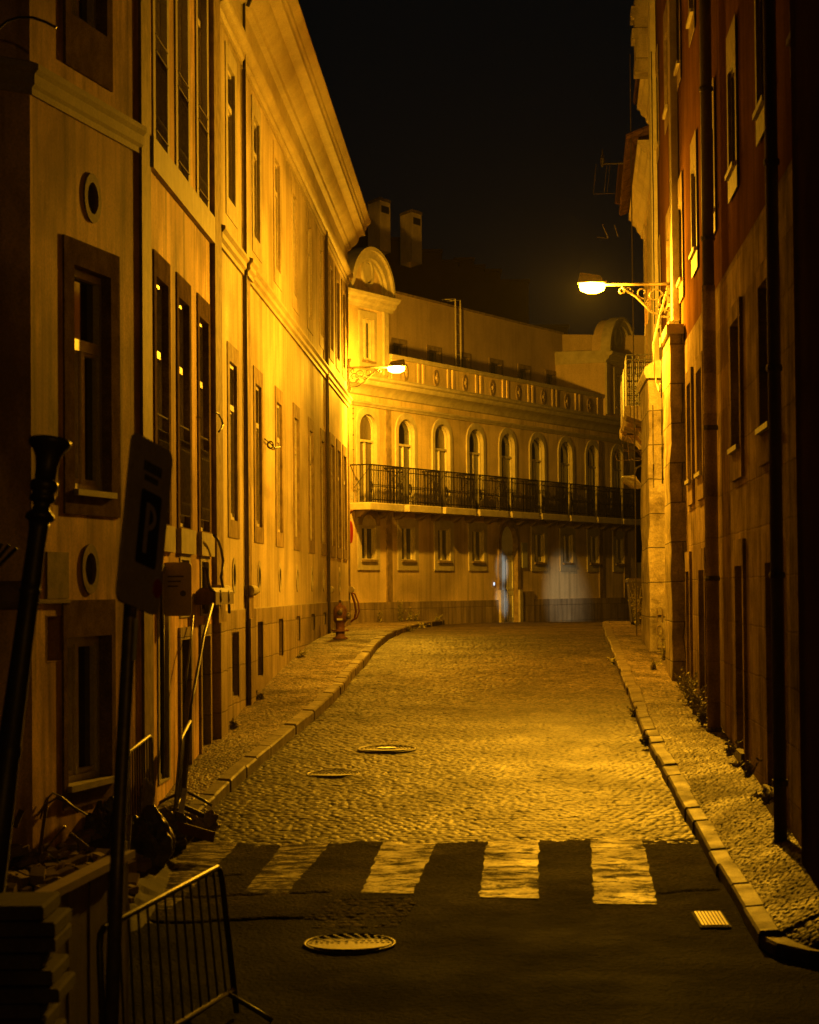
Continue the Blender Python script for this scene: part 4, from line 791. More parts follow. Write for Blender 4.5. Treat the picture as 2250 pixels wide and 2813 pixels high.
# ================================================================== STREET LAMPS
def spiral(c, r0, r1, t0, t1, n=22): return [(c[0]+(r0+(r1-r0)*k/n)*math.cos(t0+(t1-t0)*k/n), c[1]+(r0+(r1-r0)*k/n)*math.sin(t0+(t1-t0)*k/n)) for k in range(n+1)]
def street_lamp(base, sgn, armL, mb_bowl, lab, ydir=0.0, beam=0, bdir=(-.30,-1,-.13)):
    """wall bracket at base reaching armL toward sgn*X; head hangs at its end"""
    L0 = thing('street_lamp', tuple(base), lab, 'street lamp', 'wall mounted street lamps')
    T = lambda x, y, z: Vector((base[0]+sgn*x, base[1]+y+ydir*x, base[2]+z))
    a = MB(T); a.tube([(0,0,0),(armL*.99,0,.0)], .026, 8); a.tube([(0,0,.22),(0,0,-.62)], .030, 8)
    a.build('arm', M['iron_lt'], L0, smooth=True)
    s = MB(T); K = armL/1.35
    sp = lambda pts, r=.015: s.tube([(x*K, 0, z*K) for x, z in pts], r, 6)
    sp([(0,-.55),(.12,-.60),(.28,-.585),(.45,-.50),(.58,-.36),(.72,-.22),(.88,-.12),(.98,-.06)], .020)
    sp(spiral((.16,-.30), .20, .05, -2.4, 4.4)); sp(spiral((.38,-.22), .17, .035, 3.8, -2.6)); sp(spiral((.60,-.15), .11, .03, -1.8, 4.0)); sp(spiral((.28,-.45), .09, .02, .5, 6.5)); sp(spiral((.13,-.10), .08, .02, 4.5, -1.0)); sp(spiral((.84,-.10), .075, .02, -3.0, 3.4)); sp(spiral((.98,-.11), .075, .02, 1.6, 8.0), .018); sp(spiral((.5,-.36), .06, .015, 2, -4))
    sp(spiral((.035,.25), .05, .015, -1.6, 3.6)); sp(spiral((.03,-.68), .045, .015, 1.6, -3.2))
    s.build('scroll_bracket', M['iron_lt'], L0, smooth=True)
    hx = armL*1.12
    h = MB(T); pr = []
    n = 16
    # housing: a tapering flat box with rounded back
    h.add([(hx-.20,-.13,.02),(hx+.23,-.14,.02),(hx+.23,.14,.02),(hx-.20,.13,.02),(hx-.13,-.08,.14),(hx+.19,-.09,.19),(hx+.19,.09,.19),(hx-.13,.08,.14)], [(0,3,2,1),(4,5,6,7),(0,1,5,4),(1,2,6,5),(2,3,7,6),(3,0,4,7)])
    h.tube([(armL*.95,0,.01),(hx-.2,0,.05)], .045, 10)
    h.build('housing', M['iron_lt'], L0)
    b = MB(T); ring0 = []
    lv = [(.205,.105,.015),(.212,.112,-.035),(.19,.10,-.095),(.09,.045,-.14)]
    for rx, ry, z in lv:
        for k in range(n): t = 2*math.pi*k/n; b.v.append(T(hx-.005+rx*math.copysign(abs(math.cos(t))**.7, math.cos(t)), ry*math.copysign(abs(math.sin(t))**.7, math.sin(t)), z))
    for i in range(len(lv)-1):
        for k in range(n): k2 = (k+1) % n; b.f.append((i*n+k, i*n+k2, (i+1)*n+k2, (i+1)*n+k))
    b.f.append(tuple((len(lv)-1)*n+k for k in range(n)))
    b.build('bowl', M['bowl'], L0, smooth=True)
    pl0 = bpy.data.lights.new('sodium_lamp', 'POINT'); pl0.energy = mb_bowl; pl0.color = SODIUM; pl0.shadow_soft_size = .13
    if beam:
        bl = bpy.data.lights.new('sodium_reflector', 'SPOT'); bl.energy = beam; bl.color = SODIUM; bl.spot_size = R(95); bl.spot_blend = 1; bl.shadow_soft_size = .08
        bo = bpy.data.objects.new('sodium_reflector', bl); col.objects.link(bo); bo.location = T(hx+.01, -.02, -.07); bo.rotation_euler = Vector(bdir).to_track_quat('-Z','Y').to_euler()
    po = bpy.data.objects.new('sodium_lamp', pl0); col.objects.link(po); po.location = T(hx+.01, 0, -.06)
    return T
pr_ = atd(1856, 785, 39.3); street_lamp((pr_.x, 39.3, pr_.z+.03), -1, 1.22, 6300, 'lit amber lamp on a scrolled arm projecting from the red building', beam=11500)
pl_ = atd(958, 1010, 58.9); street_lamp((pl_.x, 58.9, pl_.z), 1, 1.04, 5000, 'lit amber lamp on the end corner of the long pale building', beam=8500, bdir=(.62,1,-.16))

# cool light spilling from the side street on the door and the wall
def spot(px, py, fx, fz, loc, power, size, blend, c):
    s, z = FF.hit(px, py); tgt = FF(s, 0, z); ld_ = bpy.data.lights.new('side_street_light', 'SPOT'); ld_.energy = power; ld_.spot_size = R(size); ld_.spot_blend = blend; ld_.color = c; ld_.shadow_soft_size = .08
    o = bpy.data.objects.new('side_street_light', ld_); col.objects.link(o); o.location = loc; o.rotation_euler = (tgt-Vector(loc)).to_track_quat('-Z', 'Y').to_euler(); return o
spot(1550, 1655, 0, 0, (8.3, 67.5, 4.6), 800, 24, 1.0, (1,.86,.52))
spot(1380, 1560, 0, 0, (6.8, 64.8, 4.2), 750, 8.5, .7, (.86,.92,.82))
spot(1380, 1650, 0, 0, (6.8, 64.8, 4.2), 650, 8.5, .7, (.86,.92,.82))

# ================================================================== SMALL STREET THINGS
def manhole(px0, px1, py, lab, name='manhole_cover', lift=.012, rm='coveriron'):
    a = ground(px0, py); b = ground(px1, py); c = (a+b)/2; r = (b-a).length/2; z = gz(c.y)+lift
    slope = (gz(c.y+.5)-gz(c.y-.5)); T = lambda x, y, w: Vector((c.x+x, c.y+y, z+slope*y+w))
    m = thing(name, (c.x, c.y, z), lab, 'manhole cover')
    rg = MB(T); n = 40
    pr = [(r*1.04,-.02),(r*1.04,.010),(r*.99,.014),(r*.97,.004)]
    for i, (q, w) in enumerate(pr):
        for k in range(n): t = 2*math.pi*k/n; rg.v.append(T(q*math.cos(t), q*math.sin(t), w))
    for i in range(len(pr)-1):
        for k in range(n): k2 = (k+1) % n; rg.f.append((i*n+k, i*n+k2, (i+1)*n+k2, (i+1)*n+k))
    rg.build('rim', M[rm], m, smooth=True)
    d = MB(T); d.lathe((0,0,0), [(r*.95,.0),(r*.95,.008)], n)
    for q in np.arange(.15, .9, .12):
        for k in range(int(q*26)): t = 2*math.pi*k/int(q*26); d.box(r*q*math.cos(t)-.012, r*q*math.cos(t)+.012, r*q*math.sin(t)-.012, r*q*math.sin(t)+.012, .008, .014)
    d.build('cover', M['coveriron'], m); return m, T, r
manhole(838, 1083, 2597, 'large round iron manhole cover with a shining rim in the dark asphalt')
m_, T_, r_ = manhole(985, 1140, 2061, 'round manhole cover with a pale centre disc in the cobbled road', rm='coveriron')
MB(T_).lathe((0,0,.016), [(r_*.34,0),(r_*.34,.008)], 28).build('centre_disc', M['white'], m_)
manhole(845, 985, 2126, 'sunken manhole cover left of the pale centred one', lift=-.006, rm='coveriron')
gp = [ground(1915,2510), ground(1975,2510), ground(1990,2546), ground(1932,2548)]
gt = thing('drain_grate', tuple(gp[3]), 'small slotted drain grate in the gutter by the right kerb', 'drain grate')
zz = (gz(gp[0].y)+gz(gp[3].y))/2; g = MB()
x0, x1, y0, y1 = gp[3].x, gp[1].x, gp[3].y, gp[0].y
zt0, zt1 = gz(y0)+.022, gz(y1)+.022
MB().add([(x0-.03,y0-.04,zt0-.012),(x1+.03,y0-.04,zt0-.012),(x1+.03,y1+.04,zt1-.012),(x0-.03,y1+.04,zt1-.012)], [(0,1,2,3)]).build('pit', M['railiron'], gt)
for k in range(8):
    x = x0+(x1-x0)*k/7; g.add([(x-.009,y0,zt0),(x+.009,y0,zt0),(x+.009,y1,zt1),(x-.009,y1,zt1),(x-.009,y0,zt0-.03),(x+.009,y0,zt0-.03)], [(0,1,2,3),(0,4,5,1)])
g.build('bars', M['iron_lt'], gt)
# hydrant
hp = ground(932, 1762); hd = 47.9; hx = (932-1125)/FP*hd; hz = gz(hd)+.125
hy = thing('fire_hydrant', (hx, hd, hz), 'red pillar fire hydrant standing on the left pavement', 'fire hydrant')
MB().lathe((hx,hd,hz), [(.15,0),(.15,.03),(.09,.05),(.09,.32),(.11,.33),(.125,.36),(.135,.36),(.135,.56),(.13,.60),(.10,.65),(.04,.68),(.03,.72)], 22).build('body', M['hydrant'], hy, smooth=True)
MB().lathe((hx,hd,hz+.17), [(.17,-.02),(.17,.02)], 10).build('flange', M['hydrant'], hy)
MB().lathe((hx,hd-.12,hz+.52), [(.055,-.04),(.055,.03),(.03,.04)], 14, axis=Vector((0,-1,0))).build('outlet', M['iron'], hy); MB().lathe((hx+.13,hd,hz+.45), [(.06,0),(.07,.04),(.05,.08)], 14, axis=Vector((1,-.2,0)).normalized()).build('outlet', M['iron_lt'], hy)
MB().box(hx-.06, hx+.05, hd-.142, hd-.136, hz+.37, hz+.41).build('name_strip', M['white'], hy)
MB().lathe((hx,hd,hz+.72), [(.025,0),(.03,.03),(.015,.05)], 8).build('cap_nut', M['iron'], hy)
# post with round sign and red hose at the end corner
dp = 59.6; xp = (957-1125)/FP*dp; zb = gz(dp)+.12
ps = thing('sign_post', (xp, dp, zb), 'thin grey post with an edge-on round sign at the far left corner', 'sign post')
MB().tube([(xp,dp,zb),(xp,dp,6.2)], .035, 10).build('post', M['galv'], ps, smooth=True)
zc_ = atd(961,1462,dp).z; MB().lathe((xp+.04,dp-.02,zc_), [(.27,0),(.28,.012),(.27,.025)], 28, axis=Vector((1,-.16,0)).normalized()).build('sign_plate', M['signred'], ps)
MB().box(xp-.02, xp+.13, dp-.1, dp+.1, atd(960,1372,dp).z, atd(960,1352,dp).z).build('junction_box', M['white'], ps)
hs_ = thing('hose', (xp+.1, dp, zb), 'loops of dark red hose hanging beside the far left post', 'hose'); h = MB()
def pth(L, d): return [tuple(atd(x, y, d)) for x, y in L]
h.tube(pth([(958,1590),(962,1612),(967,1632),(974,1655),(978,1680),(974,1700),(964,1708),(956,1706)], dp-.1), .028, 7); h.tube(pth([(964,1625),(975,1632),(984,1655),(987,1680),(980,1698),(965,1706)], dp-.15), .02, 7); h.tube(pth([(957,1415),(966,1404),(970,1402)], dp-.1), .03, 6)
h.build('coils', M['redhose'], hs_, smooth=True)
# coil of cable and loose cables on the long wall
def wallpts(L, o=.05): return [tuple(FL.hit(x, y, o)[0:1])+(o,)+tuple(FL.hit(x, y, o)[1:2]) for x, y in L]
cc = thing('cable_coil', tuple(FL(*wallpts([(737,1222)])[0])), 'small coil of cable hanging between two windows of the long wall', 'cable'); c = MB(FL)
cs, co_, cz_ = wallpts([(738,1222)])[0]
for k in range(3): c.tube([(cs+.02*k, .075+(.050-.006*k)*math.cos(t), cz_+(.060-.006*k)*math.sin(t)) for t in np.linspace(0, 2*math.pi, 22)], .007, 5)
c.tube(wallpts([(728,1206),(740,1215),(755,1230),(770,1228)]), .012, 5); c.build('loops', M['iron'], cc)
def cable(L, lab, r=.014, o=.12, fr=FL):
    pts = []
    P = [(fr.hit(x, y, o)[0], o, fr.hit(x, y, o)[1]) for x, y in L]; root = thing('cable', tuple(fr(*P[0])), lab, 'cable')
    MB(fr).tube(P, r, 6).build('strand', M['iron'], root, smooth=True)
cable([(584,1132),(600,1136),(609,1152),(612,1165),(608,1178),(601,1186)], 'short curl of loose cable on the stone pilaster', .012, .16)
cable([(588,1470),(600,1486),(608,1510),(613,1540),(611,1570),(607,1585),(612,1610),(622,1632),(629,1655),(630,1684)], 'black cable sagging down past the round window', .018, .16)
cable([(583,1660),(560,1745),(545,1830),(532,1900),(524,1940),(518,2040)], 'long slanting cable down the left wall to the pavement', .02, .25)
cable([(531,1690),(524,1770),(512,1860),(505,1930)], 'thin cable hanging left of the long slanting one', .01, .2)
cable([(566,1560),(572,1600),(586,1640),(596,1665)], 'short stiff cable at the meter box', .02, .2)
eb = thing('meter_box', tuple(FL(*wallpts([(565,1636)])[0])), 'battered cable box hanging on the left wall', 'cable box'); s0, _, z0 = wallpts([(544,1662)])[0]; s1, _, z1 = wallpts([(596,1615)])[0]
MB(FL).bev(s0, s1, .02, .26, z0, z1, .05).build('case', M['wood'], eb); b = MB(FL)
for k in range(2): s = s0+(s1-s0)*(.25+.45*k); b.lathe((s,.26,(z0+z1)/2-.01*k), [(.07,-.01),(.075,.01),(.05,.02)], 12, axis=FL.n)
b.build('drums', M['wood'], eb)
w_ = MB(); w_.tube([tuple(atd(970+.006*(y-1100), y, 61.0)) for y in range(1100,1345,12)], .006, 4)
for y in (1122,1136,1150,1195,1235,1275,1330): w_.lathe(tuple(atd(970+.006*(y-1100), y, 61.0)), [(.01,-.02),(.022,0),(.01,.02)], 6)
tag(w_.build('beaded_wire', M['iron']), 'thin beaded wire hanging at the left end of the balcony facade', 'wire')

# two signs
def rrect(w, h, r, n=5):
    out = []
    for cx, cy, a in ((w-r,h-r,0),(r,h-r,90),(r,r,180),(w-r,r,270)):
        for k in range(n+1): t = R(a+90*k/n); out.append((cx+r*math.cos(t), cy+r*math.sin(t)))
    return out
def slab(mb, pts, z0, z1): n = len(pts); mb.add([(x,y,z0) for x,y in pts]+[(x,y,z1) for x,y in pts], [tuple(range(n))[::-1], tuple(range(n,2*n))]+[(i,(i+1)%n,n+(i+1)%n,n+i) for i in range(n)])
pTL, pTR, pBL = atd(360,1184,12.35), atd(468,1246,12.80), atd(321,1650,12.25)
eu = (pTR-pTL); W_ = eu.length; eu.normalize(); ev = (pBL-pTL); ev = (ev-eu*ev.dot(eu)*.55); H_ = ev.length; ev.normalize(); en = eu.cross(ev).normalized()
if en.y > 0: en = -en
TS = lambda x, y, z: pTL+eu*x+ev*y+en*z
sg = thing('parking_sign', tuple(atd(320,2760,12.2)), 'dark leaning parking sign in the left foreground with a P in a square', 'sign')
b = MB(TS); slab(b, rrect(W_, H_, .055), 0, .02); b.build('plate', M['signback'], sg)
b = MB(TS); x0, x1, y0, y1 = W_*.30, W_*.80, H_*.30, H_*.74; slab(b, [(x0+a,y0+c) for a,c in rrect(x1-x0, y1-y0, .02)], .021, .024); b.build('blue_panel', M['signblue'], sg)
b = MB(TS); q = W_*.055; px_, pt_, pb_ = W_*.44, H_*.37, H_*.67
b.box(px_, px_+q*1.4, pt_, pb_, .025, .028)
n = 14; cy_ = pt_+(pb_-pt_)*.27; ry = (pb_-pt_)*.27; rx = W_*.20
for k in range(n):
    t0, t1 = -math.pi/2+math.pi*k/n, -math.pi/2+math.pi*(k+1)/n
    f_ = lambda t, s: (px_+q+rx*s*math.cos(t), cy_+ry*(1-(1-s)*1.1)*math.sin(t))
    a0, a1, c0, c1 = f_(t0,1), f_(t1,1), f_(t0,.62), f_(t1,.62); b.add([(*a0,.028),(*a1,.028),(*c1,.028),(*c0,.028)], [(0,1,2,3)])
b.build('letter_p', M['signback'], sg)
b = MB(TS); 
for k in range(7): b.box(W_*(.30+.065*k), W_*(.30+.065*k+.04), H_*.13, H_*.19, .021, .024)
for k in range(5): b.box(W_*(.34+.07*k), W_*(.34+.07*k+.045), H_*.21, H_*.245, .021, .024)
b.build('small_lettering', M['signblue'], sg)
b = MB(TS); b.lathe((0,0,0), [(.001,0),(.001,.001)], 4); cR = TS(W_*.90, H_*.84, .022); b = MB(); b.lathe(tuple(cR), [(.05,0),(.05,.003)], 20, axis=en); b.build('red_disc', M['signred'], sg)
b = MB(); b.tube([tuple(atd(365,1560,12.75)), tuple(atd(357,1700,12.7)), tuple(atd(343,1950,12.6)), tuple(atd(325,2300,12.45)), tuple(atd(305,2830,12.2))], .037, 14); b.build('pole', M['iron_lt'], sg, smooth=True)
b = MB(); A = atd(374,1700,12.66); B = atd(368,1815,12.62); b.tube([tuple(A), tuple(B)], .012, 8); b.build('pale_sticker', M['white'], sg)
p0 = ground(448, 2215); ss = thing('small_sign', tuple(p0), 'small blank rounded sign plate on a thin dark pole by the left wall', 'sign')
MB().tube([tuple(p0), (atd(446,1560,p0.y).x, p0.y, atd(446,1560,p0.y).z)], .022, 8).build('pole', M['iron'], ss, smooth=True)
A = atd(448,1545,p0.y-.05); B = atd(527,1692,p0.y-.05); TP = lambda x, y, z: Vector((A.x+x, A.y-z, B.z+y)); b = MB(TP); slab(b, rrect(B.x-A.x, A.z-B.z, .04), 0, .015); b.build('plate', M['signback'], ss)
b = MB(TP); b.lathe((( B.x-A.x)*.70,(A.z-B.z)*.42,.016), [(.032,0),(.032,.003)], 16, axis=Vector((0,-1,0)));
for k in range(3): b.box(.05, .22-.03*k, (A.z-B.z)*(.72-.09*k), (A.z-B.z)*(.75-.09*k), .016, .018)
b.build('lettering', M['iron'], ss)

# leaning cast iron post at the left edge
a0, a1 = atd(138,1212,13.6), atd(8,2180,13.2); ax = (a1-a0).normalized(); Lp = (a1-a0).length; px2m = 13.5/FP
cpst = thing('cast_iron_post', tuple(atd(-20,2600,13)), 'black leaning cast iron post with a flared capital at the left edge', 'post')
def pr2(L): return [(r*px2m, h*px2m) for r, h in L]
MB().lathe(tuple(a0), pr2([(0,-2),(58,-2),(60,6),(57,14),(46,26),(36,44),(31,75),(29,112)]), 24, axis=ax).build('capital', M['iron'], cpst, smooth=True)
MB().lathe(tuple(a0), pr2([(29,112),(38,118),(40,130),(36,142),(30,148),(36,160),(36,170),(26,176),(22,188),(27,200),(40,212),(41,222),(30,230)]), 24, axis=ax).build('collars', M['iron'], cpst, smooth=True)
MB().lathe(tuple(a0), pr2([(30,230),(27,250),(26,300),(28,400),(27,420),(31,428),(27,436),(28,600),(32,850),(35,860),(35,880),(32,890),(36,1000),(42,1300),(60,1320),(70,1700)]), 24, axis=ax).build('shaft', M['iron'], cpst, smooth=True)
# dark prongs at the left edge, curved bracket top left
fk = thing('iron_prongs', tuple(atd(-20,1560,14)), 'short dark iron prongs sticking in at the left edge', 'ironwork'); b = MB()
for (x0,y0),(x1,y1) in (((-30,1560),(5,1492)),((-20,1550),(26,1496)),((-25,1575),(46,1505))): b.tube([tuple(atd(x0,y0,14)), tuple(atd(x1,y1,14))], .011, 7)
b.build('prongs', M['iron'], fk)
cb = thing('arched_cable', tuple(atd(155,75,20)), 'thin dark arched cable high on the near left wall', 'cable')
MB().tube([tuple(atd(x, y, 20)) for x, y in ((-40,110),(-5,78),(20,58),(50,48),(90,48),(125,60),(155,76))], .012, 6).build('strand', M['iron'], cb, smooth=True)

# crowd barriers
def barrier(P0, P1, base0, base1, nb, lab, m='iron_lt', r=.019, feet=True, mr=None):
    """P0,P1 top corners; base0,base1 bottom corners"""
    P0, P1, B0, B1 = map(Vector, (P0, P1, base0, base1)); bt = thing('crowd_barrier', tuple((B0+B1)/2), lab, 'barrier', 'steel barriers by the left kerb')
    d0 = (P0-B0); d1 = (P1-B1); rail = MB(); e = (P1-P0).normalized(); c = .09
    rail.tube([tuple(B0), tuple(P0-d0.normalized()*c), tuple(P0-d0.normalized()*c*.3+e*c*.3), tuple(P0+e*c), tuple(P1-e*c), tuple(P1-e*c*.3-d1.normalized()*c*.3), tuple(P1-d1.normalized()*c), tuple(B1)], r, 10); rail.build('frame', M[mr or m], bt, smooth=True)
    lo = .16; MB().tube([tuple(B0+d0*lo), tuple(B1+d1*lo)], r*.8, 8).build('bottom_rail', M[m], bt, smooth=True)
    b = MB()
    for k in range(1, nb+1): t = k/(nb+1); b.tube([tuple(B0.lerp(B1,t)+(d0.lerp(d1,t))*lo), tuple(B0.lerp(B1,t)+d0.lerp(d1,t))], r*.42, 6)
    b.build('bars', M[m], bt)
    if feet:
        n = Vector((e.y,-e.x,0)).normalized()
        for Bq, dq in ((B0.lerp(B1,.06), d0), (B0.lerp(B1,.94), d1)):
            top = Bq+dq*lo; f = MB(); f.tube([tuple(Bq+n*.30+Vector((0,0,-.02))), tuple(Bq+n*.22+Vector((0,0,.03))), tuple(top), tuple(Bq-n*.22+Vector((0,0,.03))), tuple(Bq-n*.30+Vector((0,0,-.02)))], r*.9, 8); f.build('foot', M[m], bt, smooth=True)
    return bt
g1 = atd(650,2782,16.9); g0 = atd(288,3010,14.3)
barrier(atd(272,2556,14.3), atd(606,2378,16.9), g0, g1, 13, 'dark barred crowd barrier in the left foreground', 'iron', .021)
barrier(atd(350,2068,22.6), atd(416,2018,23.6), atd(352,2330,22.6), atd(418,2240,23.6), 9, 'short barrier with a shiny top rail beside the ground floor window', 'iron', .018, False, 'galv')
t3 = barrier(atd(497,2030,24.6), atd(524,1979,25.9), atd(478,2262,24.3), atd(505,2205,25.4), 9, 'narrow edge-on barrier leaning by the left wall near the small sign', 'iron', .018, True, 'galv')
b = MB(); A, B_, C, D = atd(498,2034,24.62), atd(523,1985,25.88), atd(505,2190,25.5), atd(481,2235,24.4); b.v = [A,B_,C,D]; b.f = [(0,1,2,3)]; b.build('mesh_panel', M['iron'], t3)

# rubble heap with sacks
def lump(name, c, rx, ry, rz, m, lab, cat, grp=None, seed=0, n=14, rough=.35):
    me = MB(); nz = 22; n = 40
    for i in range(nz+1):
        ph = math.pi*i/nz-math.pi/2
        for k in range(n):
            t = 2*math.pi*k/n; X, Y, Z = math.cos(ph)*math.cos(t), math.cos(ph)*math.sin(t), math.sin(ph)
            a = float(vnoise(X*3+Z*2, Y*3-Z, .9, seed)); b = float(vnoise(X*3-Z*3, Y*3+Z*2, .33, seed+9)); q = 1+.55*(a-.5)-.28*abs(b-.5)*2
            if i in (0, nz): q = .9
            flat = max(Z, -.55); me.v.append(Vector((c[0]+rx*q*X, c[1]+ry*q*Y, c[2]+rz*(flat+.55)*q)))
    for i in range(nz):
        for k in range(n): k2 = (k+1) % n; me.f.append((i*n+k, i*n+k2, (i+1)*n+k2, (i+1)*n+k))
    o = me.build(name, M[m], None, smooth=True); md = o.modifiers.new('sub', 'SUBSURF'); md.levels = 1; md.render_levels = 2
    tag(o, lab, cat, grp); return o
G = lambda px, py, d, dz=0: (atd(px, py, d).x, d, atd(px, py, d).z+dz)
def gp3(px, d, dz=0): return (atd(px, 2000, d).x, d, gz(d)+dz)
heap = MB(); nx, ny = 60, 40
hx0, hx1, hy0, hy1 = atd(-60,2300,20).x, atd(540,2300,24).x, 19.5, 24.2
for j in range(ny):
    for i in range(nx):
        x = hx0+(hx1-hx0)*i/(nx-1); y = hy0+(hy1-hy0)*j/(ny-1); u = i/(nx-1); v = j/(ny-1)
        e = math.sin(math.pi*min(1,max(0,v)))**.5*(1-u**3)
        z = gz(y)-.03+e*(.16+.22*(1-u))*(.6+.8*float(vnoise(x,y,.5,61)))+.10*e*float(vnoise(x,y,.13,62))+.05*e*float(vnoise(x,y,.06,63)); heap.v.append(Vector((x,y,z)))
heap.f = [(j*nx+i, j*nx+i+1, (j+1)*nx+i+1, (j+1)*nx+i) for j in range(ny-1) for i in range(nx-1)]
o = heap.build('rubble', M['soil']); tag(o, 'heap of broken rubble and earth at the foot of the left corner', 'rubble', None, 'stuff')
st = MB(); r0 = random.Random(5)
for k in range(420):
    u = r0.random()*.8; v = r0.random(); x = hx0+(hx1-hx0)*u; y = hy0+(hy1-hy0)*v; e = math.sin(math.pi*v)**.5*(1-u**3); z = gz(y)+e*(.2+.25*(1-u))*(.6+.8*float(vnoise(x,y,.5,61)))
    s = r0.uniform(.02,.075); A = [Vector((r0.uniform(-1,1)*s, r0.uniform(-1,1)*s, r0.uniform(-1,1)*s*.7)) for _ in range(6)]; b0 = len(st.v)
    ang = r0.uniform(0, 3); c_, s_ = math.cos(ang), math.sin(ang); q = [(-1,-1,-1),(1,-1,-1),(1,1,-1),(-1,1,-1),(-1,-1,1),(1,-1,1),(1,1,1),(-1,1,1)]; sx, sy, sz = s*r0.uniform(.5,1.6), s, s*r0.uniform(.3,.8)
    for a, b, c in q: X, Y = a*sx*r0.uniform(.7,1), b*sy*r0.uniform(.7,1); st.v.append(Vector((x+X*c_-Y*s_, y+X*s_+Y*c_, z+c*sz+X*.3)))
    st.f += [tuple(b0+i for i in f) for f in ((0,3,2,1),(4,5,6,7),(0,1,5,4),(1,2,6,5),(2,3,7,6),(3,0,4,7))]
o = st.build('rubble_stones', M['stone']); tag(o, 'loose broken stones scattered over the rubble heap', 'stones', None, 'stuff')
GS = 'sacks on the rubble heap'
lump('rubbish_sack', gp3(282,22.6,.15), .24,.22,.30,'bag','rounded dark sack on the rubble, left of the parking sign pole','sack',GS,1)
lump('rubbish_sack', gp3(385,22.4,.02), .30,.24,.36,'bag','squat dark plastic sack right of the parking sign pole','sack',GS,2)
lump('rubbish_sack', gp3(455,23.4,.02), .26,.22,.24,'bag','crumpled black sack below the edge-on barrier','sack',GS,3)
lump('rubbish_sack', gp3(545,24.3,.0), .20,.16,.16,'sack','pale torn sack at the kerb end of the heap','sack',GS,4)
lump('rubbish_sack', gp3(400,23.2,.30), .09,.08,.26,'sack','pale upright sack neck behind the dark sacks','sack',GS,6)
def plank(a, b, w, t, m, name, lab, cat, grp=None):
    a = Vector(a); b = Vector(b); d = (b-a); l = d.length; d.normalize(); u = d.cross(Vector((0,1,0))).normalized(); v = u.cross(d)
    T = lambda x, y, z: a+d*x+u*y+v*z; o = MB(T).bev(0, l, -w/2, w/2, 0, t, .006).build(name, M[m]); tag(o, lab, cat, grp)
GPk = 'boards and bars on the rubble'
plank(G(490,2275,23.6), G(508,2165,23.7), .05,.02,'white','plank','thin pale board standing up by the edge-on barrier','plank',GPk)
plank(G(478,2268,23.3), G(585,2300,23.0), .10,.03,'wood','plank','dark board lying toward the kerb','plank',GPk)
plank(G(500,2215,23.9), G(556,2240,23.6), .05,.03,'iron','plank','bent dark bar sloping down to the kerb','bar',GPk)
plank(G(345,2345,21.6), G(352,2240,21.9), .07,.02,'sack','plank','pale upright slat right beside the parking sign pole','plank',GPk)
plank(G(108,2345,21.0), G(130,2190,21.4), .03,.02,'wood','plank','thin upright stick at the left of the heap','stick',GPk)
plank(G(40,2270,20.6), G(60,2225,20.7), .05,.03,'wood','plank','short stub of timber at the left end of the heap','stick',GPk)
plank(G(190,2290,21.0), G(240,2330,20.8), .04,.02,'stone','plank','short pale bar half buried in the heap','bar',GPk)
b = MB(); 
for L_ in ([(110,2250),(125,2200),(145,2178),(170,2190),(200,2215),(240,2240)], [(90,2260),(120,2215),(155,2192),(185,2205),(215,2232)], [(120,2340),(160,2290),(180,2270)]): b.tube([tuple(atd(x, y, 21.3)) for x, y in L_], .010, 5)
tag(b.build('wire_tangle', M['iron_lt']), 'arching tangle of thin wire above the rubble', 'wire')
# timber hoarding box and stack of slabs, left foreground
A = atd(20,2500,13.6); B = atd(352,2335,16.2); e = (B-A); e.z = 0; l = e.length; e.normalize(); nrm = Vector((e.y,-e.x,0)); slope = (B.z-A.z)/l
TH = lambda x, y, z: Vector((A.x,A.y,A.z))+e*x+nrm*y+Vector((0,0,z+slope*x))
hb = thing('timber_hoarding', tuple(TH(l/2,0,-1.1)), 'dark reddish boarded hoarding with a pale top edge in the left foreground', 'hoarding')
b = MB(TH)
for k in range(11): b.box(l*k/11+.006, l*(k+1)/11-.006, -.02+.006*(k%3), .0+.004*(k%2), -1.25, -.05)
b.build('boards', M['wood'], hb); MB(TH).box(-.3, l, -.06, .05, -.05, 0).build('top_rail', M['signback'], hb); MB(TH).box(l-.09, l, -.08, .0, -1.3, .06).build('corner_post', M['wood'], hb)
sl = thing('slab_stack', tuple(atd(60,2813,12.9)), 'uneven stack of paving slabs in the bottom left corner', 'paving slabs'); r0 = random.Random(9)
base = atd(60, 2860, 12.8)
for k in range(9):
    dx, dy = r0.uniform(-.06,.06), r0.uniform(-.05,.05); MB().bev(base.x-.42+dx, base.x+.20+dx, base.y-.3+dy, base.y+.3+dy, base.z+.085*k, base.z+.085*k+.07, .012).build('slab', M['slab'], sl)

